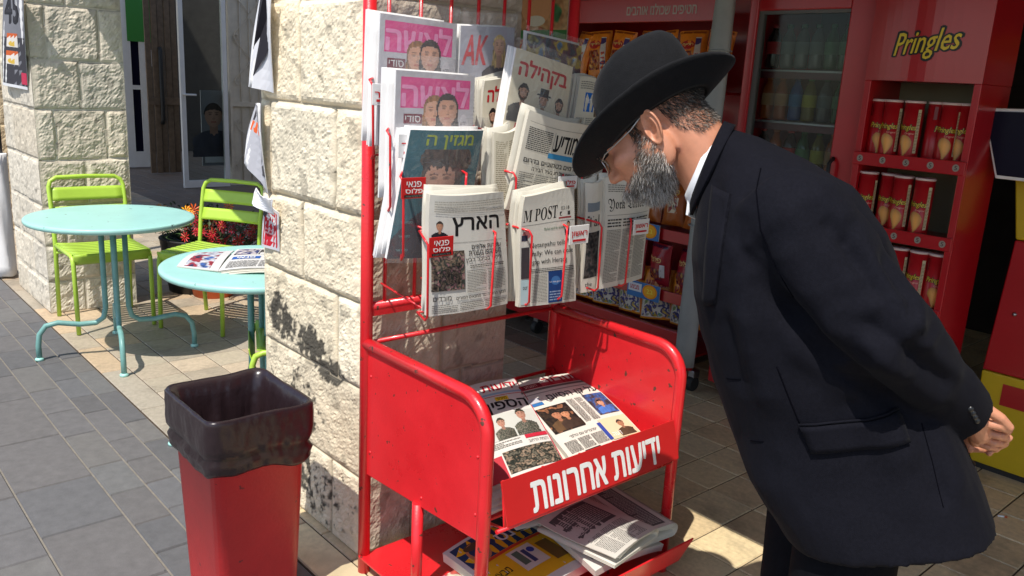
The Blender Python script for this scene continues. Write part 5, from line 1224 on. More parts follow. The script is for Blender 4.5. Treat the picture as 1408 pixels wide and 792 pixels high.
# rolled grey sheet hanging between rack and fridge
t = thing('rolled_sheet', 'tall grey plastic sheet rolled up and hanging between snack rack and fridge', 'rolled sheet', (-.26, 2.0, .2))
mb = MB(); mb.loft([[(-.245 - .012 * (2 - z) + (.048 + .006 * math.sin(z * 5)) * math.cos(q) * (1 + .1 * math.sin(3 * q + z * 2)), 2.0 + .038 * math.sin(q), z) for q in [6.28318 * j / 20 for j in range(20)]] for z in [.2 + .12 * k for k in range(21)]]); link('sheet', mb, M['greypole'], t)
for z in (.9, 1.7): mk('tie', t, lambda b: b.tube([(-.245 - .012 * (2 - z) + .054 * math.cos(q), 2.0 + .043 * math.sin(q), z) for q in [6.28318 * j / 20 for j in range(20)]], .004, 6, closed=True), M['greypole'])

# drinks fridge
fu0, fu1, fn0 = -.225, .375, 2.16
fr = thing('drinks_fridge', 'red glass-door drinks fridge standing right of the grey rolled sheet', 'fridge', ((fu0 + fu1) / 2, fn0 + .3, 0))
mk('cabinet', fr, lambda b: (b.box((fu0, fn0 + .05, .08), (fu0 + .03, fn0 + .62, 2.02)), b.box((fu1 - .03, fn0 + .05, .08), (fu1, fn0 + .62, 2.02)), b.box((fu0 + .03, fn0 + .05, 1.98), (fu1 - .03, fn0 + .62, 2.02)), b.box((fu0 + .03, fn0 + .60, .08), (fu1 - .03, fn0 + .62, 1.98)), b.box((fu0 + .03, fn0 + .05, .08), (fu1 - .03, fn0 + .60, .26))), M['darkred'])
mk('inner_lining', fr, lambda b: (b.box((fu0 + .031, fn0 + .58, .262), (fu1 - .031, fn0 + .598, 1.978)),), M['blackplastic'])
door = mk('door', fr, lambda b: (b.box((fu0, fn0, .1), (fu0 + .045, fn0 + .045, 2.0)), b.box((fu1 - .115, fn0, .1), (fu1, fn0 + .045, 2.0)), b.box((fu0 + .045, fn0, 1.885), (fu1 - .115, fn0 + .045, 2.0)), b.box((fu0 + .045, fn0, .1), (fu1 - .115, fn0 + .045, .28))), M['darkred'], .006)
mk('gasket', door, lambda b: (b.box((fu0 + .045, fn0 + .012, .28), (fu0 + .07, fn0 + .04, 1.885)), b.box((fu0 + .07, fn0 + .012, 1.87), (fu1 - .115, fn0 + .04, 1.885))), mat('grey_trim', (.12, .12, .12), .4))
mk('pane', door, lambda b: b.box((fu0 + .07, fn0 + .022, .28), (fu1 - .116, fn0 + .028, 1.87)), M['glass'])
for z in (.62, .90, 1.15, 1.40, 1.63):
    mk('wire_shelf', fr, lambda b: [b.tube([(fu0 + .035, fn0 + q, z), (fu1 - .035, fn0 + q, z)], .005 if q == .09 else .0025, 6) for q in (.09, .16, .23, .30, .37, .44, .51, .57)], M['whiteframe'])
    mk('shelf_strip', fr, lambda b: b.box((fu0 + .035, fn0 + .078, z - .034), (fu1 - .035, fn0 + .084, z - .005)), mat('strip', (.10, .02, .03), .4))
mk('handle', door, lambda b: b.tube([(fu1 - .095, fn0 - .004, .95), (fu1 - .095, fn0 - .035, .97), (fu1 - .095, fn0 - .035, 1.25), (fu1 - .095, fn0 - .004, 1.27)], .009, 8), M['blackplastic'])
def make_bottle(body, cap, lab, h=.21, rr=.031):
    t = thing('drink_bottle', 'x', 'bottle', (0, 0, 0)); c = (0, 0, 0)
    mb = MB(); mb.lathe(c, [(rr * .5, 0), (rr * .95, .004), (rr, .02), (rr * .93, h * .3), (rr, h * .6), (rr * .9, h * .72), (rr * .45, h * .87), (rr * .42, h * .93)], 16, 0, body); link('bottle_body', mb, M['pet'], t)
    mb = MB(); mb.lathe(c, [(rr * .47, h * .925), (rr * .5, h * .93), (rr * .5, h), (rr * .3, h + .002)], 14, 0, cap); link('cap', mb, M['pet'], t)
    mb = MB(); mb.lathe(c, [(rr * 1.02, h * .33), (rr * 1.03, h * .34), (rr * 1.03, h * .60), (rr * 1.02, h * .61)], 16, 0, lab); link('label_wrap', mb, M['print'], t); return t
kinds = [('orange', make_bottle(rgb(130, 60, 16), rgb(140, 70, 20), rgb(150, 116, 84))), ('blue', make_bottle(rgb(22, 66, 120), rgb(26, 36, 76), rgb(56, 104, 146))), ('yellow', make_bottle(rgb(96, 90, 40), rgb(44, 90, 40), rgb(140, 140, 60))),
         ('green', make_bottle(rgb(20, 70, 36), rgb(24, 80, 36), rgb(70, 110, 78))), ('dark', make_bottle(rgb(30, 16, 14), rgb(150, 24, 28), rgb(150, 24, 28))), ('clear', make_bottle(rgb(70, 76, 78), rgb(40, 76, 48), rgb(92, 104, 104)))]
bused = set()
def bottle(k, u_, n_, z, label, sc=1.):
    nm, p = kinds[k]; o = p if k not in bused else tree_copy(p); bused.add(k)
    o.matrix_world = FM @ Matrix.Translation((u_, n_, z)) @ Matrix.Scale(sc, 4, (0, 0, 1)); MW[o] = o.matrix_world.copy(); setp(o, label, 'bottle', 'bottles behind the fridge door')
for z, seq, wh in ((1.405, (0, 0, 1, 2, 5, 3, 3), 'middle'), (1.635, (4, 5, 5, 5, 3, 3, 3), 'upper'), (1.155, (4, 0, 4, 3, 2, 0, 3), 'lower'), (.905, (4, 4, 4, 5, 5, 4, 4), 'fourth')):
    for i, k in enumerate(seq):
        w_ = 'leftmost' if i == 0 else 'rightmost' if i == 6 else ORD[i] + ' from left'
        bottle(k, fu0 + .075 + .071 * i, fn0 + .12 + r.uniform(-.004, .004), z + .005, f'{kinds[k][0]} drink bottle, {w_} on the {wh} fridge shelf', .92 if wh != 'lower' else 1.0)

# tall red chip-can stand
pu0, pu1, pn0 = .385, .835, 2.12
ps = thing('can_stand', 'tall red display stand of chip cans with yellow lettering on its curved header', 'display stand', ((pu0 + pu1) / 2, pn0 + .17, 0))
mk('header', ps, lambda b: b.loft([[(pu0 + (pu1 - pu0) * i / 14, pn0 - .05 * math.sin(math.pi * i / 14), z) for i in range(15)] + [(pu1, pn0 + .30, z), (pu0, pn0 + .30, z)] for z in (1.60, 2.12)], smooth=False), M['darkred'])
hd_ = [o for o in ps.children if o.name.startswith('header')][0]
for u_ in (pu0, pu1 - .028): mk('side_frame', ps, lambda b: b.box((u_, pn0, .05), (u_ + .028, pn0 + .30, 1.60)), M['darkred'], .003)
mk('back_panel', ps, lambda b: b.box((pu0 + .028, pn0 + .27, .05), (pu1 - .028, pn0 + .295, 1.60)), mat('olive_lining', (.22, .19, .11), .6))
mk('base', ps, lambda b: b.box((pu0, pn0 - .01, .0), (pu1, pn0 + .30, .16)), M['darkred'], .004)
def arcfn(u0, u1, z0, z1, k): return lambda s, t_: Vector((u0 + (u1 - u0) * s, pn0 - .05 * math.sin(math.pi * min(1, max(0, ((u0 + (u1 - u0) * s) - pu0) / (pu1 - pu0)))) * k, z0 + (z1 - z0) * t_))
pg = Page(.45, .5)
pg.text('Pringles', .118, .062, .245, .118, rgb(20, 16, 14), bold=.085, shear=.28, rise=.03); pg.text('Pringles', .121, .067, .239, .108, rgb(226, 196, 40), bold=.012, shear=.28, rise=.03)
pg.emit('lettering', arcfn(pu0, pu1, 1.60, 2.10, 1), M['paint_attr'], hd_, base=.001)
for z in (1.285, .99, .70, .41):
    mk('shelf', ps, lambda b: b.box((pu0 + .028, pn0 + .01, z - .008), (pu1 - .028, pn0 + .27, z + .006)), M['darkred'])
    st = mk('price_strip', ps, lambda b: b.box((pu0 + .002, pn0 - .012, z - .025), (pu1 - .002, pn0 + .008, z + .028)), M['darkred'], .003)
    for k in range(5):
        pg = Page(.45, .053); pg.ell(.035 + .095 * k, .027, .013, .014, rgb(150, 140, 130), 14); pg.text('5', .030 + .095 * k, .019, .010, .016, rgb(70, 50, 46), bold=.03)
        pg.emit('price_mark', bil((pu0, pn0 - .0125, z + .028), (pu1, pn0 - .0125, z + .028), (pu1, pn0 - .0125, z - .025), (pu0, pn0 - .0125, z - .025)), M['paint_attr'], st)
def make_can():
    t = thing('chip_can', 'x', 'chip can', (0, 0, 0)); R, H = .037, .225; c = (0, 0, 0)
    mb = MB(); mb.lathe(c, [(R * .97, 0), (R, .003), (R, H)], 28, 0, rgb(176, 22, 30)); link('tube', mb, M['gloss'], t)
    mb = MB(); mb.lathe(c, [(R * 1.03, -.002), (R * 1.03, .004), (R * .99, .0045)], 28); link('rim', mb, M['can'], t)
    mb = MB(); mb.lathe(c, [(R * 1.01, H - .001), (R * 1.05, H), (R * 1.05, H + .007), (R * .95, H + .009), (R * .3, H + .008)], 28, 0, rgb(214, 190, 184)); link('lid', mb, M['gloss'], t)
    fn = lambda s, t_: Vector((R * math.sin((s - .5) * 2.6), -R * math.cos((s - .5) * 2.6), H * t_))
    pg = Page(.096, .225)
    pg.ell(.048, .150, .0, .0, WHITE) if False else None
    pg.text('Pringles', .012, .112, .072, .030, rgb(24, 16, 14), bold=.09, shear=.25); pg.text('Pringles', .013, .1135, .070, .027, rgb(222, 190, 50), bold=.01, shear=.25); pg.text('Original', .045, .100, .034, .010, rgb(225, 170, 150))
    pg.cells(.022, .012, .054, .088, lambda u, v: (lambda d, k: None if d > 1 else tuple(q * (1.1 - .5 * d * d - .35 * abs(u - .55)) for q in rgb(228, 162, 84)))(math.hypot((u - .5 - .10 * math.sin(v * 4)) / (.46 * min(1, .12 + v * 1.25)), (v - .60) / (.40 if v > .6 else .60)), 0), .0022)
    pg.rect(.002, .165, .012, .05, rgb(120, 12, 20)); pg.rect(.082, .03, .013, .17, rgb(210, 196, 160)); pg.body(.083, .04, .011, .15, .007, rgb(120, 100, 80))
    pg.rect(0, .005, .096, .014, rgb(120, 10, 18)); pg.emit('can_print', fn, M['gloss'], t, step=.00012, base=.0006)
    return t
canp = make_can(); cfirst = [True]
for z, us, wh in ((1.291, ((.445, .06, .5), (.505, .04, .1), (.585, .045, -.1), (.665, .075, 1.3), (.725, .05, .15), (.768, .075, .0)), 'top'), (.996, ((.44, .05, .3), (.52, .08, .2), (.59, .045, .0), (.675, .045, -.1)), 'second'), (.706, ((.54, .05, .2), (.62, .045, .1), (.70, .05, -.2), (.77, .06, .4), (.46, .05, .0)), 'third')):
    su = sorted(us)
    for i, (u_, dn, rz) in enumerate(su):
        o = canp if cfirst[0] else tree_copy(canp); cfirst[0] = False
        o.matrix_world = FM @ Matrix.Translation((u_, pn0 + dn, z + .003)) @ Matrix.Rotation(rz, 4, 'Z'); MW[o] = o.matrix_world.copy()
        w_ = 'leftmost' if i == 0 else 'rightmost' if i == len(su) - 1 else ORD[i] + ' from left'
        setp(o, f'red chip can, {w_} on the {wh} shelf of the can stand', 'chip can', 'chip cans in the red stand')

# play machine at the right edge: tapering pedestal and tilted framed screen
km = thing('game_machine', 'red and yellow machine on a tapering base at the right edge', 'machine', (1.4, 2.7, 0))
KN = 2.48
def slabN(pts, n0, d, mb, mi=0): mb.prism([(u_, n0, z) for u_, z in pts], (0, d, 0), mi)
mir = lambda pts: pts + [(2.86 - u_, z) for u_, z in pts[::-1]]
mk('base', km, lambda b: slabN(mir([(.926, .03), (.908, .437)]), KN, .5, b), M['yellow'], .006)
mk('plinth', km, lambda b: slabN(mir([(.95, 0), (.95, .03)]), KN + .02, .45, b), M['dark'])
mk('column', km, lambda b: slabN(mir([(.908, .440), (.934, 1.0)]), KN + .003, .45, b), M['darkred'], .006)
mk('upper_column', km, lambda b: slabN(mir([(.934, 1.003), (.887, 1.26)]), KN + .006, .4, b), M['yellow'], .006)
mk('red_block', km, lambda b: b.box((1.0, KN - .004, .309), (1.3, KN + .02, .401)), M['darkred'])
mk('bolt', km, lambda b: b.ball((.988, KN, .70), .009, 10, 6), M['metal'])
t = thing('framed_screen', 'dark screen in a pale tilted frame on top of the red and yellow machine', 'screen', (1.3, 2.3, 1.25))
q = [(.789, 1.515), (.878, 1.251), (1.75, 1.25), (1.70, 1.54)]
mb = MB(); mb.prism([(u_, 2.30, z) for u_, z in q], (0, .05, 0)); link('frame', mb, M['whiteframe'], t, bevel=.004)
mb = MB(); mb.prism([(u_, 2.296, z) for u_, z in [(.800, 1.503), (.884, 1.264), (1.73, 1.262), (1.69, 1.528)]], (0, .003, 0)); link('display', mb, M['screen'], t)
mk('stem', km, lambda b: b.box((1.25, 2.36, 1.25), (1.45, 2.55, 1.45)), M['blackplastic'])
# dim shelves along the rear wall
sh = thing('wall_shelves', 'dark shelves of dim packets behind the can stand and the machine', 'shelves', (2.4, 3.3, 0))
for z in (.3, .62, .94, 1.26, 1.58, 1.9): mk('shelf', sh, lambda b: b.box((.9, 3.15, z - .02), (4.4, 3.5, z)), M['blackplastic'])
for u_ in (.9, 2.05, 3.2, 4.4): mk('upright', sh, lambda b: b.box((u_ - .015, 3.15, 0), (u_ + .015, 3.52, 2.3)), M['blackplastic'])
mk('back_panel', sh, lambda b: b.box((.9, 3.52, 0), (4.4, 3.54, 2.3)), M['darkwall'])
for z in (.62, .94, 1.26, 1.58):
    for i in range(9):
        bag(r.choice('rbm'), .98 + .19 * i + r.uniform(-.02, .02), 3.25, z + .002, 'packet on the dark shelves behind the can stand and the machine', 'packets on the dark rear shelves', r.uniform(-.3, .3), -.05)

t = thing('cigarette_butt', 'white cigarette butt on the tiled floor behind the man', 'cigarette butt', atZ(1372, 709, .005))
q = atZ(1372, 709, .006); mk('paper', t, lambda b: b.tube([q, q + Vector((.018, .012, 0))], .004, 8), M['white'])
mk('filter', t, lambda b: b.tube([q + Vector((.018, .012, 0)), q + Vector((.027, .018, 0))], .004, 8), M['terracotta'])
# ---------------------------------------------------------------- cafe corner: tables, chairs, flowers, doors
def table(label, c):
    t = thing('cafe_table', label, 'table', (c[0], c[1], 0), 'round mint cafe tables', ID)
    def P(name, fill, m, bevel=0): mb = MB(); fill(mb); return link(name, mb, m, t, ID, bevel=bevel)
    x, y = c
    P('tabletop', lambda b: b.lathe((x, y, 0), [(.02, .712), (.385, .712), (.395, .716), (.40, .724), (.40, .736), (.396, .740), (.38, .7405), (.02, .7405)], 56), M['mint'])
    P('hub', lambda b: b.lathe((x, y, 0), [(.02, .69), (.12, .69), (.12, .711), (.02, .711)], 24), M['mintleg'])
    for k in range(4):
        a = math.radians(-62 + 90 * k); d = Vector((math.cos(a), math.sin(a), 0)); o = Vector((x, y, 0))
        pts = [o + d * .055 + Vector((0, 0, .70)), o + d * .055 + Vector((0, 0, .45)), o + d * .055 + Vector((0, 0, .26)), o + d * .068 + Vector((0, 0, .205)), o + d * .105 + Vector((0, 0, .18)), o + d * .18 + Vector((0, 0, .178)), o + d * .28 + Vector((0, 0, .195)), o + d * .335 + Vector((0, 0, .182)), o + d * .366 + Vector((0, 0, .14)), o + d * .375 + Vector((0, 0, .08)), o + d * .375 + Vector((0, 0, .004))]
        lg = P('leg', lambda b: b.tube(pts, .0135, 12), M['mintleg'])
        mb = MB(); p = pts[-1]; mb.lathe((p.x, p.y, 0), [(.005, .002), (.021, .002), (.021, .012), (.013, .018), (.004, .018)], 14); link('foot', mb, M['mint'], lg, ID)
    return t
table('round mint table in full view with two lime chairs around it', (-2.07, 4.22))
table('round mint table with a newspaper on it, half hidden by the stone pier', (-1.02, 3.33))
def make_chair():
    t = thing('cafe_chair', 'x', 'chair', (0, 0, 0), 'lime green metal cafe chairs', ID)
    def P(name, fill, par=None): mb = MB(); fill(mb); return link(name, mb, M['lime'], par or t, ID)
    w_, r_ = .205, .0125
    for sx in (-1, 1):
        P('front_leg', lambda b: b.tube([(sx * w_, -.20, .005), (sx * w_, -.19, .40), (sx * w_, -.178, .435), (sx * w_, -.15, .448), (sx * w_, .19, .445)], r_, 10))
    P('back_frame', lambda b: b.tube([(-w_, .245, .005), (-w_, .205, .45), (-w_, .225, .62), (-w_, .262, .78), (-w_ + .012, .270, .812), (-w_ + .045, .275, .832), (0, .276, .836), (w_ - .045, .275, .832), (w_ - .012, .270, .812), (w_, .262, .78), (w_, .225, .62), (w_, .205, .45), (w_, .245, .005)], r_, 10))
    for z0, z1, y0 in ((.70, .775, .248), (.595, .665, .224)):
        P('back_slat', lambda b: b.slab(lambda s, t_: Vector((w_ * (2 * s - 1), y0 + .010 * (t_ - .5) + .012 * (1 - (2 * s - 1) ** 2) + (z0 + (z1 - z0) * t_ - (z0 + z1) / 2) * .2, z0 + (z1 - z0) * t_)), 8, 4, .004))
    for k in range(8):
        y = -.155 + .047 * k
        P('seat_slat', lambda b: b.slab(lambda s, t_: Vector((w_ * (2 * s - 1), y + .036 * (t_ - .5), .462 - .010 * (1 - (2 * s - 1) ** 2) - .0)), 8, 2, .004))
    P('seat_apron', lambda b: b.slab(lambda s, t_: Vector((w_ * (2 * s - 1) * 1.0, -.182 - .022 * math.sin(t_ * 1.5), .395 + .066 * (1 - t_) if False else .398 + .064 * math.cos(1.5 * (1 - t_)) if False else .400 + .062 * t_)), 8, 4, .004))
    P('stretcher', lambda b: b.tube([(-w_, .20, .40), (w_, .20, .40)], .008, 8))
    return t
ch = make_chair(); put(ch, (-2.40, 4.765, 0), math.radians(41), ID); setp(ch, 'lime metal chair against the broad stone pier, behind the full mint table', 'chair')
def chair(label, x, y, a):
    c = tree_copy(ch); put(c, (x, y, 0), math.radians(a), ID); setp(c, label, 'chair', 'lime green metal cafe chairs')
chair('lime metal chair in front of the flowers, between the two mint tables', -1.80, 4.83, -14)
chair('lime metal chair mostly hidden behind the stone pier, above the bin', -.87, 3.31, -72)
# newspaper open on the second table
fn1 = bil((-1.18, 3.49, .758), (-.82, 3.59, .752), (-.74, 3.21, .748), (-1.14, 3.14, .746), bulge=.012, sag=.004, wave=.004)
def d_open(pg):
    W, H = pg.W, pg.H; pg.rect(0, 0, W, H, rgb(206, 204, 200), 10, 10); pg.rect(W * .28, H * .62, W * .70, H * .30, rgb(52, 46, 44)); pg.text('במרכז', W * .5, H * .70, W * .4, H * .12, rgb(200, 140, 40), rtl=True, bold=.03)
    pg.photo(W * .03, H * .62, W * .24, H * .32, [rgb(150, 40, 50), rgb(50, 60, 110), rgb(200, 190, 190), rgb(40, 40, 60)], 6, 6); pg.text('ידיעות', W * .40, H * .36, W * .52, H * .16, rgb(40, 80, 150), bold=.05, rtl=True); pg.rect(W * .05, H * .40, W * .28, H * .12, rgb(50, 90, 160)); pg.text('פנאי', W * .1, H * .42, W * .18, H * .07, WHITE, bold=.04, rtl=True)
    pg.body(W * .05, H * .05, W * .9, H * .27, .012, INK, 3)
t = thing('newspaper', 'open blue-titled newspaper lying on the half-hidden mint table', 'newspaper', (-.98, 3.34, .742), None, ID)
mb = MB()
for k in range(3): mb.slab(lambda s, t_, k=k: Vector(fn1(s, t_)) + Vector((.012 * k, -.010 * k, -.0035 * k - .003)), 12, 12, .002)
link('pages', mb, M['paper'], t, ID); pg = Page(.40, .42); d_open(pg); pg.emit('print', fn1, M['print'], t, frame=ID)
fn2 = bil((-1.19, 3.48, .757), (-1.14, 3.14, .747), (-1.32, 3.19, .744), (-1.35, 3.45, .744), bulge=.01)
mb = MB(); mb.slab(fn2, 10, 8, .003); link('folded_page', mb, M['paper'], t, ID); pg = Page(.38, .19); pg.rect(0, 0, .38, .19, rgb(200, 198, 196)); pg.photo(.02, .03, .34, .12, [rgb(50, 50, 80), rgb(150, 50, 60), rgb(190, 190, 196), rgb(60, 90, 150)], 9, 4); pg.emit('folded_print', fn2, M['print'], t, frame=ID)
# flowers
def plant(t, c, R, z0, z1, n, leafc, flc, fn_, seed):
    r = random.Random(seed); mb = MB(); st = MB()
    for i in range(n):
        a, q = r.uniform(0, 6.283), R * math.sqrt(r.random()); z = r.uniform(z0, z1); x, y = c[0] + q * math.cos(a), c[1] + q * math.sin(a)
        d = Vector((r.uniform(-1, 1), r.uniform(-1, 1), r.uniform(-.3, .8))).normalized(); s_ = d.cross(Vector((0, 0, 1))).normalized(); l = r.uniform(.035, .065); k = r.uniform(.6, 1.4); p = Vector((x, y, z)); cc = tuple(v * k for v in leafc)
        mb.add([p, p + d * l * .5 + s_ * l * .22 + Vector((0, 0, .006)), p + d * l, p + d * l * .5 - s_ * l * .22 + Vector((0, 0, .006))], [(0, 1, 2), (0, 2, 3)], 0, cc)
        if i % 6 == 0: st.tube([(c[0] + q * .3 * math.cos(a), c[1] + q * .3 * math.sin(a), z0 - .03), (x, y, z)], .0022, 5, 0, tuple(v * .8 for v in leafc))
    for i in range(fn_):
        a, q = r.uniform(3.0, 6.5), R * r.uniform(.55, 1.12); p = Vector((c[0] + q * math.cos(a), c[1] + q * math.sin(a), r.uniform(z0 + (z1 - z0) * .45, z1 + .03))); col = r.choice(flc); up = Vector((r.uniform(-.8, .6), r.uniform(-1, .2), r.uniform(.1, .9))).normalized(); s1 = up.cross(Vector((0, 0, 1))).normalized(); s2 = up.cross(s1); rad = r.uniform(.026, .046)
        fb = MB()
        for k in range(9):
            b = 6.283 * k / 9; e = s1 * math.cos(b) + s2 * math.sin(b); f = s1 * math.cos(b + .34) + s2 * math.sin(b + .34)
            fb.add([p, p + e * rad * .7 + up * .004, p + (e + f) * .5 * rad * 1.05 + up * .002, p + f * rad * .7 + up * .004], [(0, 1, 2, 3)], 0, tuple(v * r.uniform(.8, 1.15) for v in col))
        fb.ball(p + up * .004, .005, 8, 5, 0, rgb(160, 100, 20)); link('flower', fb, M['leaf'], t, ID)
    link('stems', st, M['leaf'], t, ID); link('leaves', mb, M['leaf'], t, ID)
t = thing('flower_planter', 'black planter of orange flowers behind the full mint table', 'planter', (-2.20, 5.62, 0), None, ID)
mb = MB(); mb.lathe((-2.20, 5.62, 0), [(.02, .003), (.17, .003), (.22, .36), (.225, .37), (.205, .37), (.20, .33), (.02, .33)], 26); link('pot', mb, M['pot'], t, ID)
plant(t, (-2.20, 5.62), .24, .36, .56, 420, (.035, .075, .02), [rgb(240, 120, 16), rgb(248, 165, 24), rgb(236, 100, 20)], 48, 5)
t = thing('flower_pot', 'orange plastic pot of red flowers under the right-hand lime chair', 'flower pot', (-2.03, 5.50, 0), None, ID)
mb = MB(); mb.lathe((-2.03, 5.50, 0), [(.02, .003), (.13, .003), (.165, .21), (.175, .215), (.175, .235), (.155, .235), (.15, .2), (.02, .2)], 28); link('pot', mb, M['terracotta'], t, ID)
plant(t, (-1.94, 5.52), .27, .28, .53, 520, (.04, .06, .02), [rgb(170, 20, 36), rgb(150, 16, 50), rgb(196, 40, 40)], 60, 8)
# doors seen deep in the shade of the passage
def quadU(U, x0, y0, x1, y1): return atU(x0, y0, U), atU(x1, y1, U)
def frameU(b, U, n0, n1, z0, z1, wd, d=.05, mid=None):
    b.box((U, n0, z0), (U + d, n0 + wd, z1)); b.box((U, n1 - wd, z0), (U + d, n1, z1)); b.box((U + .001, n0 + wd, z0), (U + d - .001, n1 - wd, z0 + wd * 1.6)); b.box((U + .001, n0 + wd, z1 - wd), (U + d - .001, n1 - wd, z1))
    if mid: b.box((U + .001, n0 + wd, mid - .03), (U + d - .001, n1 - wd, mid + .03))
def nz(x, y, U): p = atU(x, y, U); return p.y, p.z
U1 = -8.45
n0, n1 = nz(250, 200, U1)[0], nz(313, 200, U1)[0]
t = thing('glass_door', 'tall white-framed glass door standing ajar, with a portrait poster behind it', 'door', (U1, (n0 + n1) / 2, 0))
mk('frame', t, lambda b: frameU(b, U1, n0, n1, .01, 2.5, .055), M['whiteframe'])
mk('pane', t, lambda b: b.box((U1 + .02, n0 + .055, .1), (U1 + .026, n1 - .055, 2.44)), M['glass'])
mk('handle', t, lambda b: b.tube([(U1 + .05, n0 + .03, 1.15), (U1 + .09, n0 + .03, 1.15), (U1 + .09, n0 + .17, 1.15)], .012, 8), M['whiteframe'])
t = thing('portrait_poster', 'faded portrait poster behind the glass door', 'poster', (U1 - .06, n1 - .2, .35))
a0, b0 = nz(279, 228, U1 - .05), nz(309, 125, U1 - .05)
mb = MB(); mb.box((U1 - .06, a0[0], a0[1]), (U1 - .05, b0[0], b0[1])); link('board', mb, M['white'], t)
pg = Page(b0[0] - a0[0], b0[1] - a0[1]); pg.rect(0, 0, pg.W, pg.H, rgb(120, 120, 124)); pg.figure(pg.W * .5, pg.H * .12, pg.H * .78, rgb(170, 130, 110), rgb(40, 34, 34), rgb(60, 60, 70)); pg.rect(pg.W * .1, pg.H * .04, pg.W * .8, pg.H * .08, rgb(190, 190, 190)); pg.emit('picture', bil((U1 - .0495, a0[0], b0[1]), (U1 - .0495, b0[0], b0[1]), (U1 - .0495, b0[0], a0[1]), (U1 - .0495, a0[0], a0[1])), M['print'], t)
g0, g1 = nz(317, 200, U1)[0], nz(372, 200, U1)[0]
t = thing('grille_door', 'cream metal door with scrolled grille bars beside the glass door', 'door', (U1, (g0 + g1) / 2, 0))
mk('leaf_panel', t, lambda b: b.box((U1 - .03, g0, .02), (U1, g1, 2.5)), M['cream'])
mk('grille_frame', t, lambda b: frameU(b, U1 + .002, g0, g1, .02, 2.5, .03, .03, 1.05), M['cream'])
gw = (g1 - g0)
def bars(b):
    for k in range(5): n_ = g0 + .03 + (gw - .06) * k / 4; b.tube([(U1 + .02, n_, .06), (U1 + .02, n_, 2.47)], .007, 6)
    for zc in (.55, 1.6, 2.15):
        for sg in (-1, 1):
            for sz in (-1, 1):
                c = (g0 + g1) / 2; b.tube([(U1 + .028, c + sg * gw * (.02 + .36 * abs(math.sin(q * .5)) ** 1.6), zc + sz * (.02 + .085 * q)) for q in [.35 * i for i in range(10)]], .006, 6)
                b.tube([(U1 + .028, c + sg * (gw * .36 - .03 * (1 - math.cos(q))), zc + sz * (.28 + .03 * math.sin(q))) for q in [.6 * i for i in range(9)]], .005, 6)
mk('scrollwork', t, bars, M['cream'])
U2 = -9.9
w0, w1 = nz(206, 200, U2)[0], nz(249, 200, U2)[0]
t = thing('wooden_door', 'old dark wooden door panels left of the glass door', 'door', (U2, (w0 + w1) / 2, 0))
def wd(b):
    nb_ = 5
    for k in range(nb_): a = w0 + (w1 - w0) * k / nb_; b.box((U2 - .03, a + .006, .02), (U2 + (.02 if k % 2 else .0), a + (w1 - w0) / nb_ - .006, 2.55))
mk('boards', t, wd, M['wood'], .004)
mk('rail', t, lambda b: b.box((U2 + .022, w0, .95), (U2 + .04, w1, 1.05)), M['wood'], .003)
mk('handle', t, lambda b: b.tube([(U2 + .03, w0 + .42 * (w1 - w0), 1.7), (U2 + .06, w0 + .42 * (w1 - w0), 1.66), (U2 + .06, w0 + .42 * (w1 - w0), .75), (U2 + .03, w0 + .42 * (w1 - w0), .7)], .03, 8), M['dark'])
U3 = -10.7
v0, v1 = nz(171, 200, U3)[0], nz(210, 200, U3)[0]
t = thing('glass_door', 'white-framed glass door with a green sign, next to the broad pier', 'door', (U3, (v0 + v1) / 2, 0))
mk('frame', t, lambda b: frameU(b, U3, v0, v1, .02, 2.55, .14, .06, 1.15), M['whiteframe'])
mk('pane', t, lambda b: b.box((U3 + .02, v0 + .14, .2), (U3 + .03, v1 - .14, 2.45)), M['screen'])
sg_ = mk('green_sign', t, lambda b: b.box((U3 + .062, v0 + .10, 1.78), (U3 + .068, v0 + .52, 2.5)), mat('green_sheet', rgb(60, 140, 60), .5))
mk('note', t, lambda b: b.box((U3 + .062, v0 + .30, 1.45), (U3 + .066, v0 + .46, 1.68)), M['white'])
mb = MB(); mb.box((-8.5, g1 + .01, 0), (-8.4, 5.2, 3.1)); setp(link('side_wall', mb, M['plaster'], base=(-8.45, 4.4, 0)), 'plain wall right of the cream grille door deep in the passage', 'wall')
# pipe, posters and torn paper
dp = thing('drain_pipe', 'black upright pipe with a white plastic-wrapped foot at the far left', 'pipe', (-4.55, -.10, 0))
mk('pipe', dp, lambda b: b.tube([(-4.55, -.10, 0), (-4.55, -.10, 3.0)], .035, 12), M['blackplastic'])
mk('white_wrap', dp, lambda b: b.loft([[(-4.52 + (.10 + .012 * math.sin(5 * q + z * 9)) * math.cos(q), -.12 + .07 * math.sin(q), z) for q in [6.283 * j / 18 for j in range(18)]] for z in [.02 + .07 * k for k in range(13)]]), M['white'])
def scrap(name, label, cat, px, N, draw, m='print', bulge=.02, wave=.012, size=(.3, .5)):
    q = [atN(x, y, N) for x, y in px]; fn = bil(*q, bulge=bulge, wave=wave, ph=1.)
    t = thing(name, label, cat, (q[2] + q[3]) / 2); mb = MB(); mb.slab(fn, 12, 12, .0015); link('paper', mb, M['white'], t); pg = Page(*size); draw(pg); pg.emit('print', fn, M['print'], t)
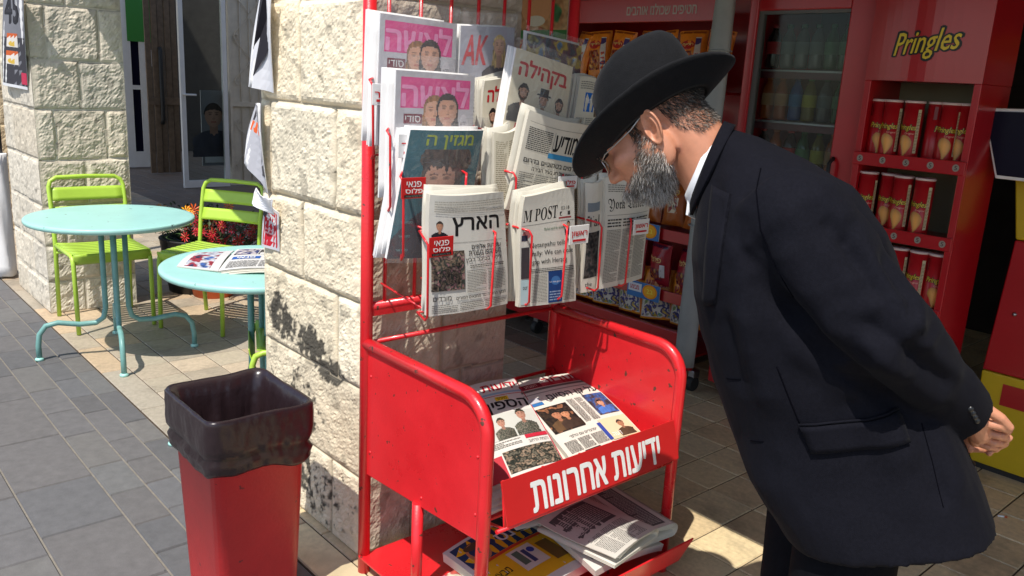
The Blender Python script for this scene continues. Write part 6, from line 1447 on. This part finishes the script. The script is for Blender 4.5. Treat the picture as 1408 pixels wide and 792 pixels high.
def d_45(pg):
    W, H = pg.W, pg.H; pg.rect(0, 0, W, H, rgb(120, 120, 126), 6, 10); pg.rect(0, H * .02, W, H * .5, rgb(58, 56, 62), 6, 6); pg.text('45', W * .12, H * .66, W * .7, H * .30, rgb(34, 32, 38), bold=.07); pg.text('45', W * .17, H * .69, W * .62, H * .25, rgb(48, 46, 52), bold=.03)
    for y in (.42, .24): pg.rect(W * .25, H * y, W * .46, H * .13, rgb(214, 206, 196)); pg.rect(W * .25, H * (y + .09), W * .46, H * .05, rgb(196, 90, 40)); pg.ell(W * .48, H * (y + .035), W * .16, H * .03, rgb(206, 170, 70))
    pg.rect(W * .8, H * .05, W * .2, H * .12, rgb(190, 50, 80)); pg.rect(W * .05, 0, W * .95, H * .03, rgb(210, 210, 212))
scrap('torn_poster', 'tattered grey poster with large dark numerals hanging at the far left', 'poster', [(5, -14), (35, -16), (38, 124), (7, 116)], -.118, d_45)
def d_bw(pg):
    W, H = pg.W, pg.H; pg.rect(0, 0, W, H, rgb(206, 206, 210), 6, 10); pg.poly([(0, H), (W * .66, H), (W * .5, H * .7), (W * .72, H * .4), (W * .3, H * .12), (0, H * .2)], rgb(38, 36, 42))
def d_or(pg):
    W, H = pg.W, pg.H; pg.rect(0, 0, W, H, rgb(176, 176, 182), 6, 10); pg.rect(W * .1, H * .72, W * .8, H * .26, rgb(60, 58, 62)); pg.rect(W * .1, H * .55, W * .45, H * .16, rgb(214, 96, 50)); pg.poly([(W * .5, H * .6), (W, H * .8), (W, H * .2), (W * .7, H * .1)], rgb(70, 68, 72))
def d_wh(pg): pg.rect(0, 0, pg.W, pg.H, rgb(222, 222, 226), 6, 6); pg.rect(pg.W * .1, pg.H * .8, pg.W * .6, pg.H * .15, rgb(150, 150, 156))
def d_18(pg):
    W, H = pg.W, pg.H; pg.rect(0, 0, W, H, rgb(196, 194, 198), 6, 6); pg.rect(W * .10, H * .06, W * .80, H * .86, rgb(186, 30, 46)); pg.text('+18', W * .2, H * .60, W * .6, H * .2, WHITE, bold=.04); pg.body(W * .18, H * .3, W * .6, H * .2, .03, rgb(226, 160, 160)); pg.poly([(0, H), (W * .5, H), (W * .1, H * .66), (0, H * .7)], rgb(60, 58, 64))
scrap('torn_paper', 'black and white torn paper strip at the top left edge of the near pier', 'torn paper', [(360, -20), (382, -20), (374, 128), (350, 118)], -.022, d_bw, wave=.02)
scrap('torn_paper', 'grey torn paper with an orange patch, hanging on the near pier edge', 'torn paper', [(352, 142), (366, 142), (366, 268), (344, 215)], -.022, d_or, wave=.02)
scrap('torn_paper', 'white curled paper just above the red sticker on the near pier', 'torn paper', [(352, 258), (380, 274), (376, 296), (354, 276)], -.045, d_wh, bulge=.03)
scrap('sticker', 'red paper sticker marked +18 on the left edge of the near pier', 'sticker', [(364, 276), (385, 292), (384, 346), (361, 338)], -.014, d_18, wave=.004, bulge=.004, size=(.2, .3))

# ---------------------------------------------------------------- waste bin with its black liner
bn = thing('waste_bin', 'red plastic waste bin with a black liner folded over its rim, beside the pier', 'bin', (-.06, -.345, 0))
BC = Vector((-.062, -.366, 0)); BX, BY = 1.0, .90
def rrect(hw, z, rc, n=64):
    """rounded square ring, evenly walked"""
    k = hw - rc; seg = 2 * k; arc = rc * math.pi / 2; P = 4 * (seg + arc); out = []
    for i in range(n):
        d = P * i / n; sd_ = int(d // (seg + arc)); d -= sd_ * (seg + arc)
        if d < seg: x, y = hw, -k + d
        else: a = (d - seg) / rc; x, y = k + rc * math.cos(a), k + rc * math.sin(a)
        for _ in range(sd_): x, y = -y, x
        out.append(Vector((BC.x + x * BX, BC.y + y * BY, z)))
    return out
mb = MB(); mb.loft([rrect(.126, .006, .03), rrect(.129, .02, .03), rrect(.154, .60, .036), rrect(.160, .602, .036), rrect(.160, .615, .036), rrect(.156, .615, .034), rrect(.150, .59, .034), rrect(.124, .05, .03)]); link('bin_body', mb, M['bin'], bn)
def bagring(hw, z, rc, amp, zamp, inn):
    out = []
    for p in rrect(hw, z, rc, 160):
        d = (p - BC); d.z = 0; d.normalize()
        k = noise.noise(Vector((p.x * 22, p.y * 22, z * 16))) + .7 * noise.noise(Vector((p.x * 60 + z * 25, p.y * 60 - z * 18, z * 22))) + .8 * (1 - abs(noise.noise(Vector((p.x * 30 + z * 30, p.y * 30, z * 40)))) * 2)
        k = -abs(k) if inn else k * .7 + .5
        zz = zamp * (noise.noise(Vector((p.x * 8, p.y * 8, 4.4))) + .35 * noise.noise(Vector((p.x * 15, p.y * 15, 1.4))))
        out.append(p + d * k * amp * .62 + Vector((0, 0, zz)))
    return out
prof = [(.158, .452, .004, .035, 0), (.162, .462, .007, .034, 0), (.163, .475, .005, .03, 0), (.166, .49, .009, .026, 0), (.158, .508, .007, .024, 0), (.166, .522, .009, .020, 0), (.169, .535, .007, .016, 0), (.169, .55, .007, .014, 0), (.169, .575, .006, .01, 0), (.170, .595, .005, .008, 0), (.170, .610, .004, .007, 0), (.170, .620, .003, .006, 0), (.166, .627, .002, .006, 0), (.160, .624, .002, .006, 1), (.150, .612, .003, .006, 1),
        (.145, .58, .008, .0, 1), (.141, .55, .014, .0, 1), (.137, .51, .018, .0, 1), (.132, .47, .022, .0, 1), (.126, .42, .024, .0, 1), (.120, .36, .026, .01, 1), (.112, .30, .026, .02, 1), (.10, .24, .024, .02, 1), (.05, .20, .012, .02, 1), (.038, .19, .004, .0, 1)]
mb = MB(); mb.loft([bagring(h_, z, .034, a_, za, i_) for h_, z, a_, za, i_ in prof], caps=True); link('bin_liner', mb, M['bag'], bn)
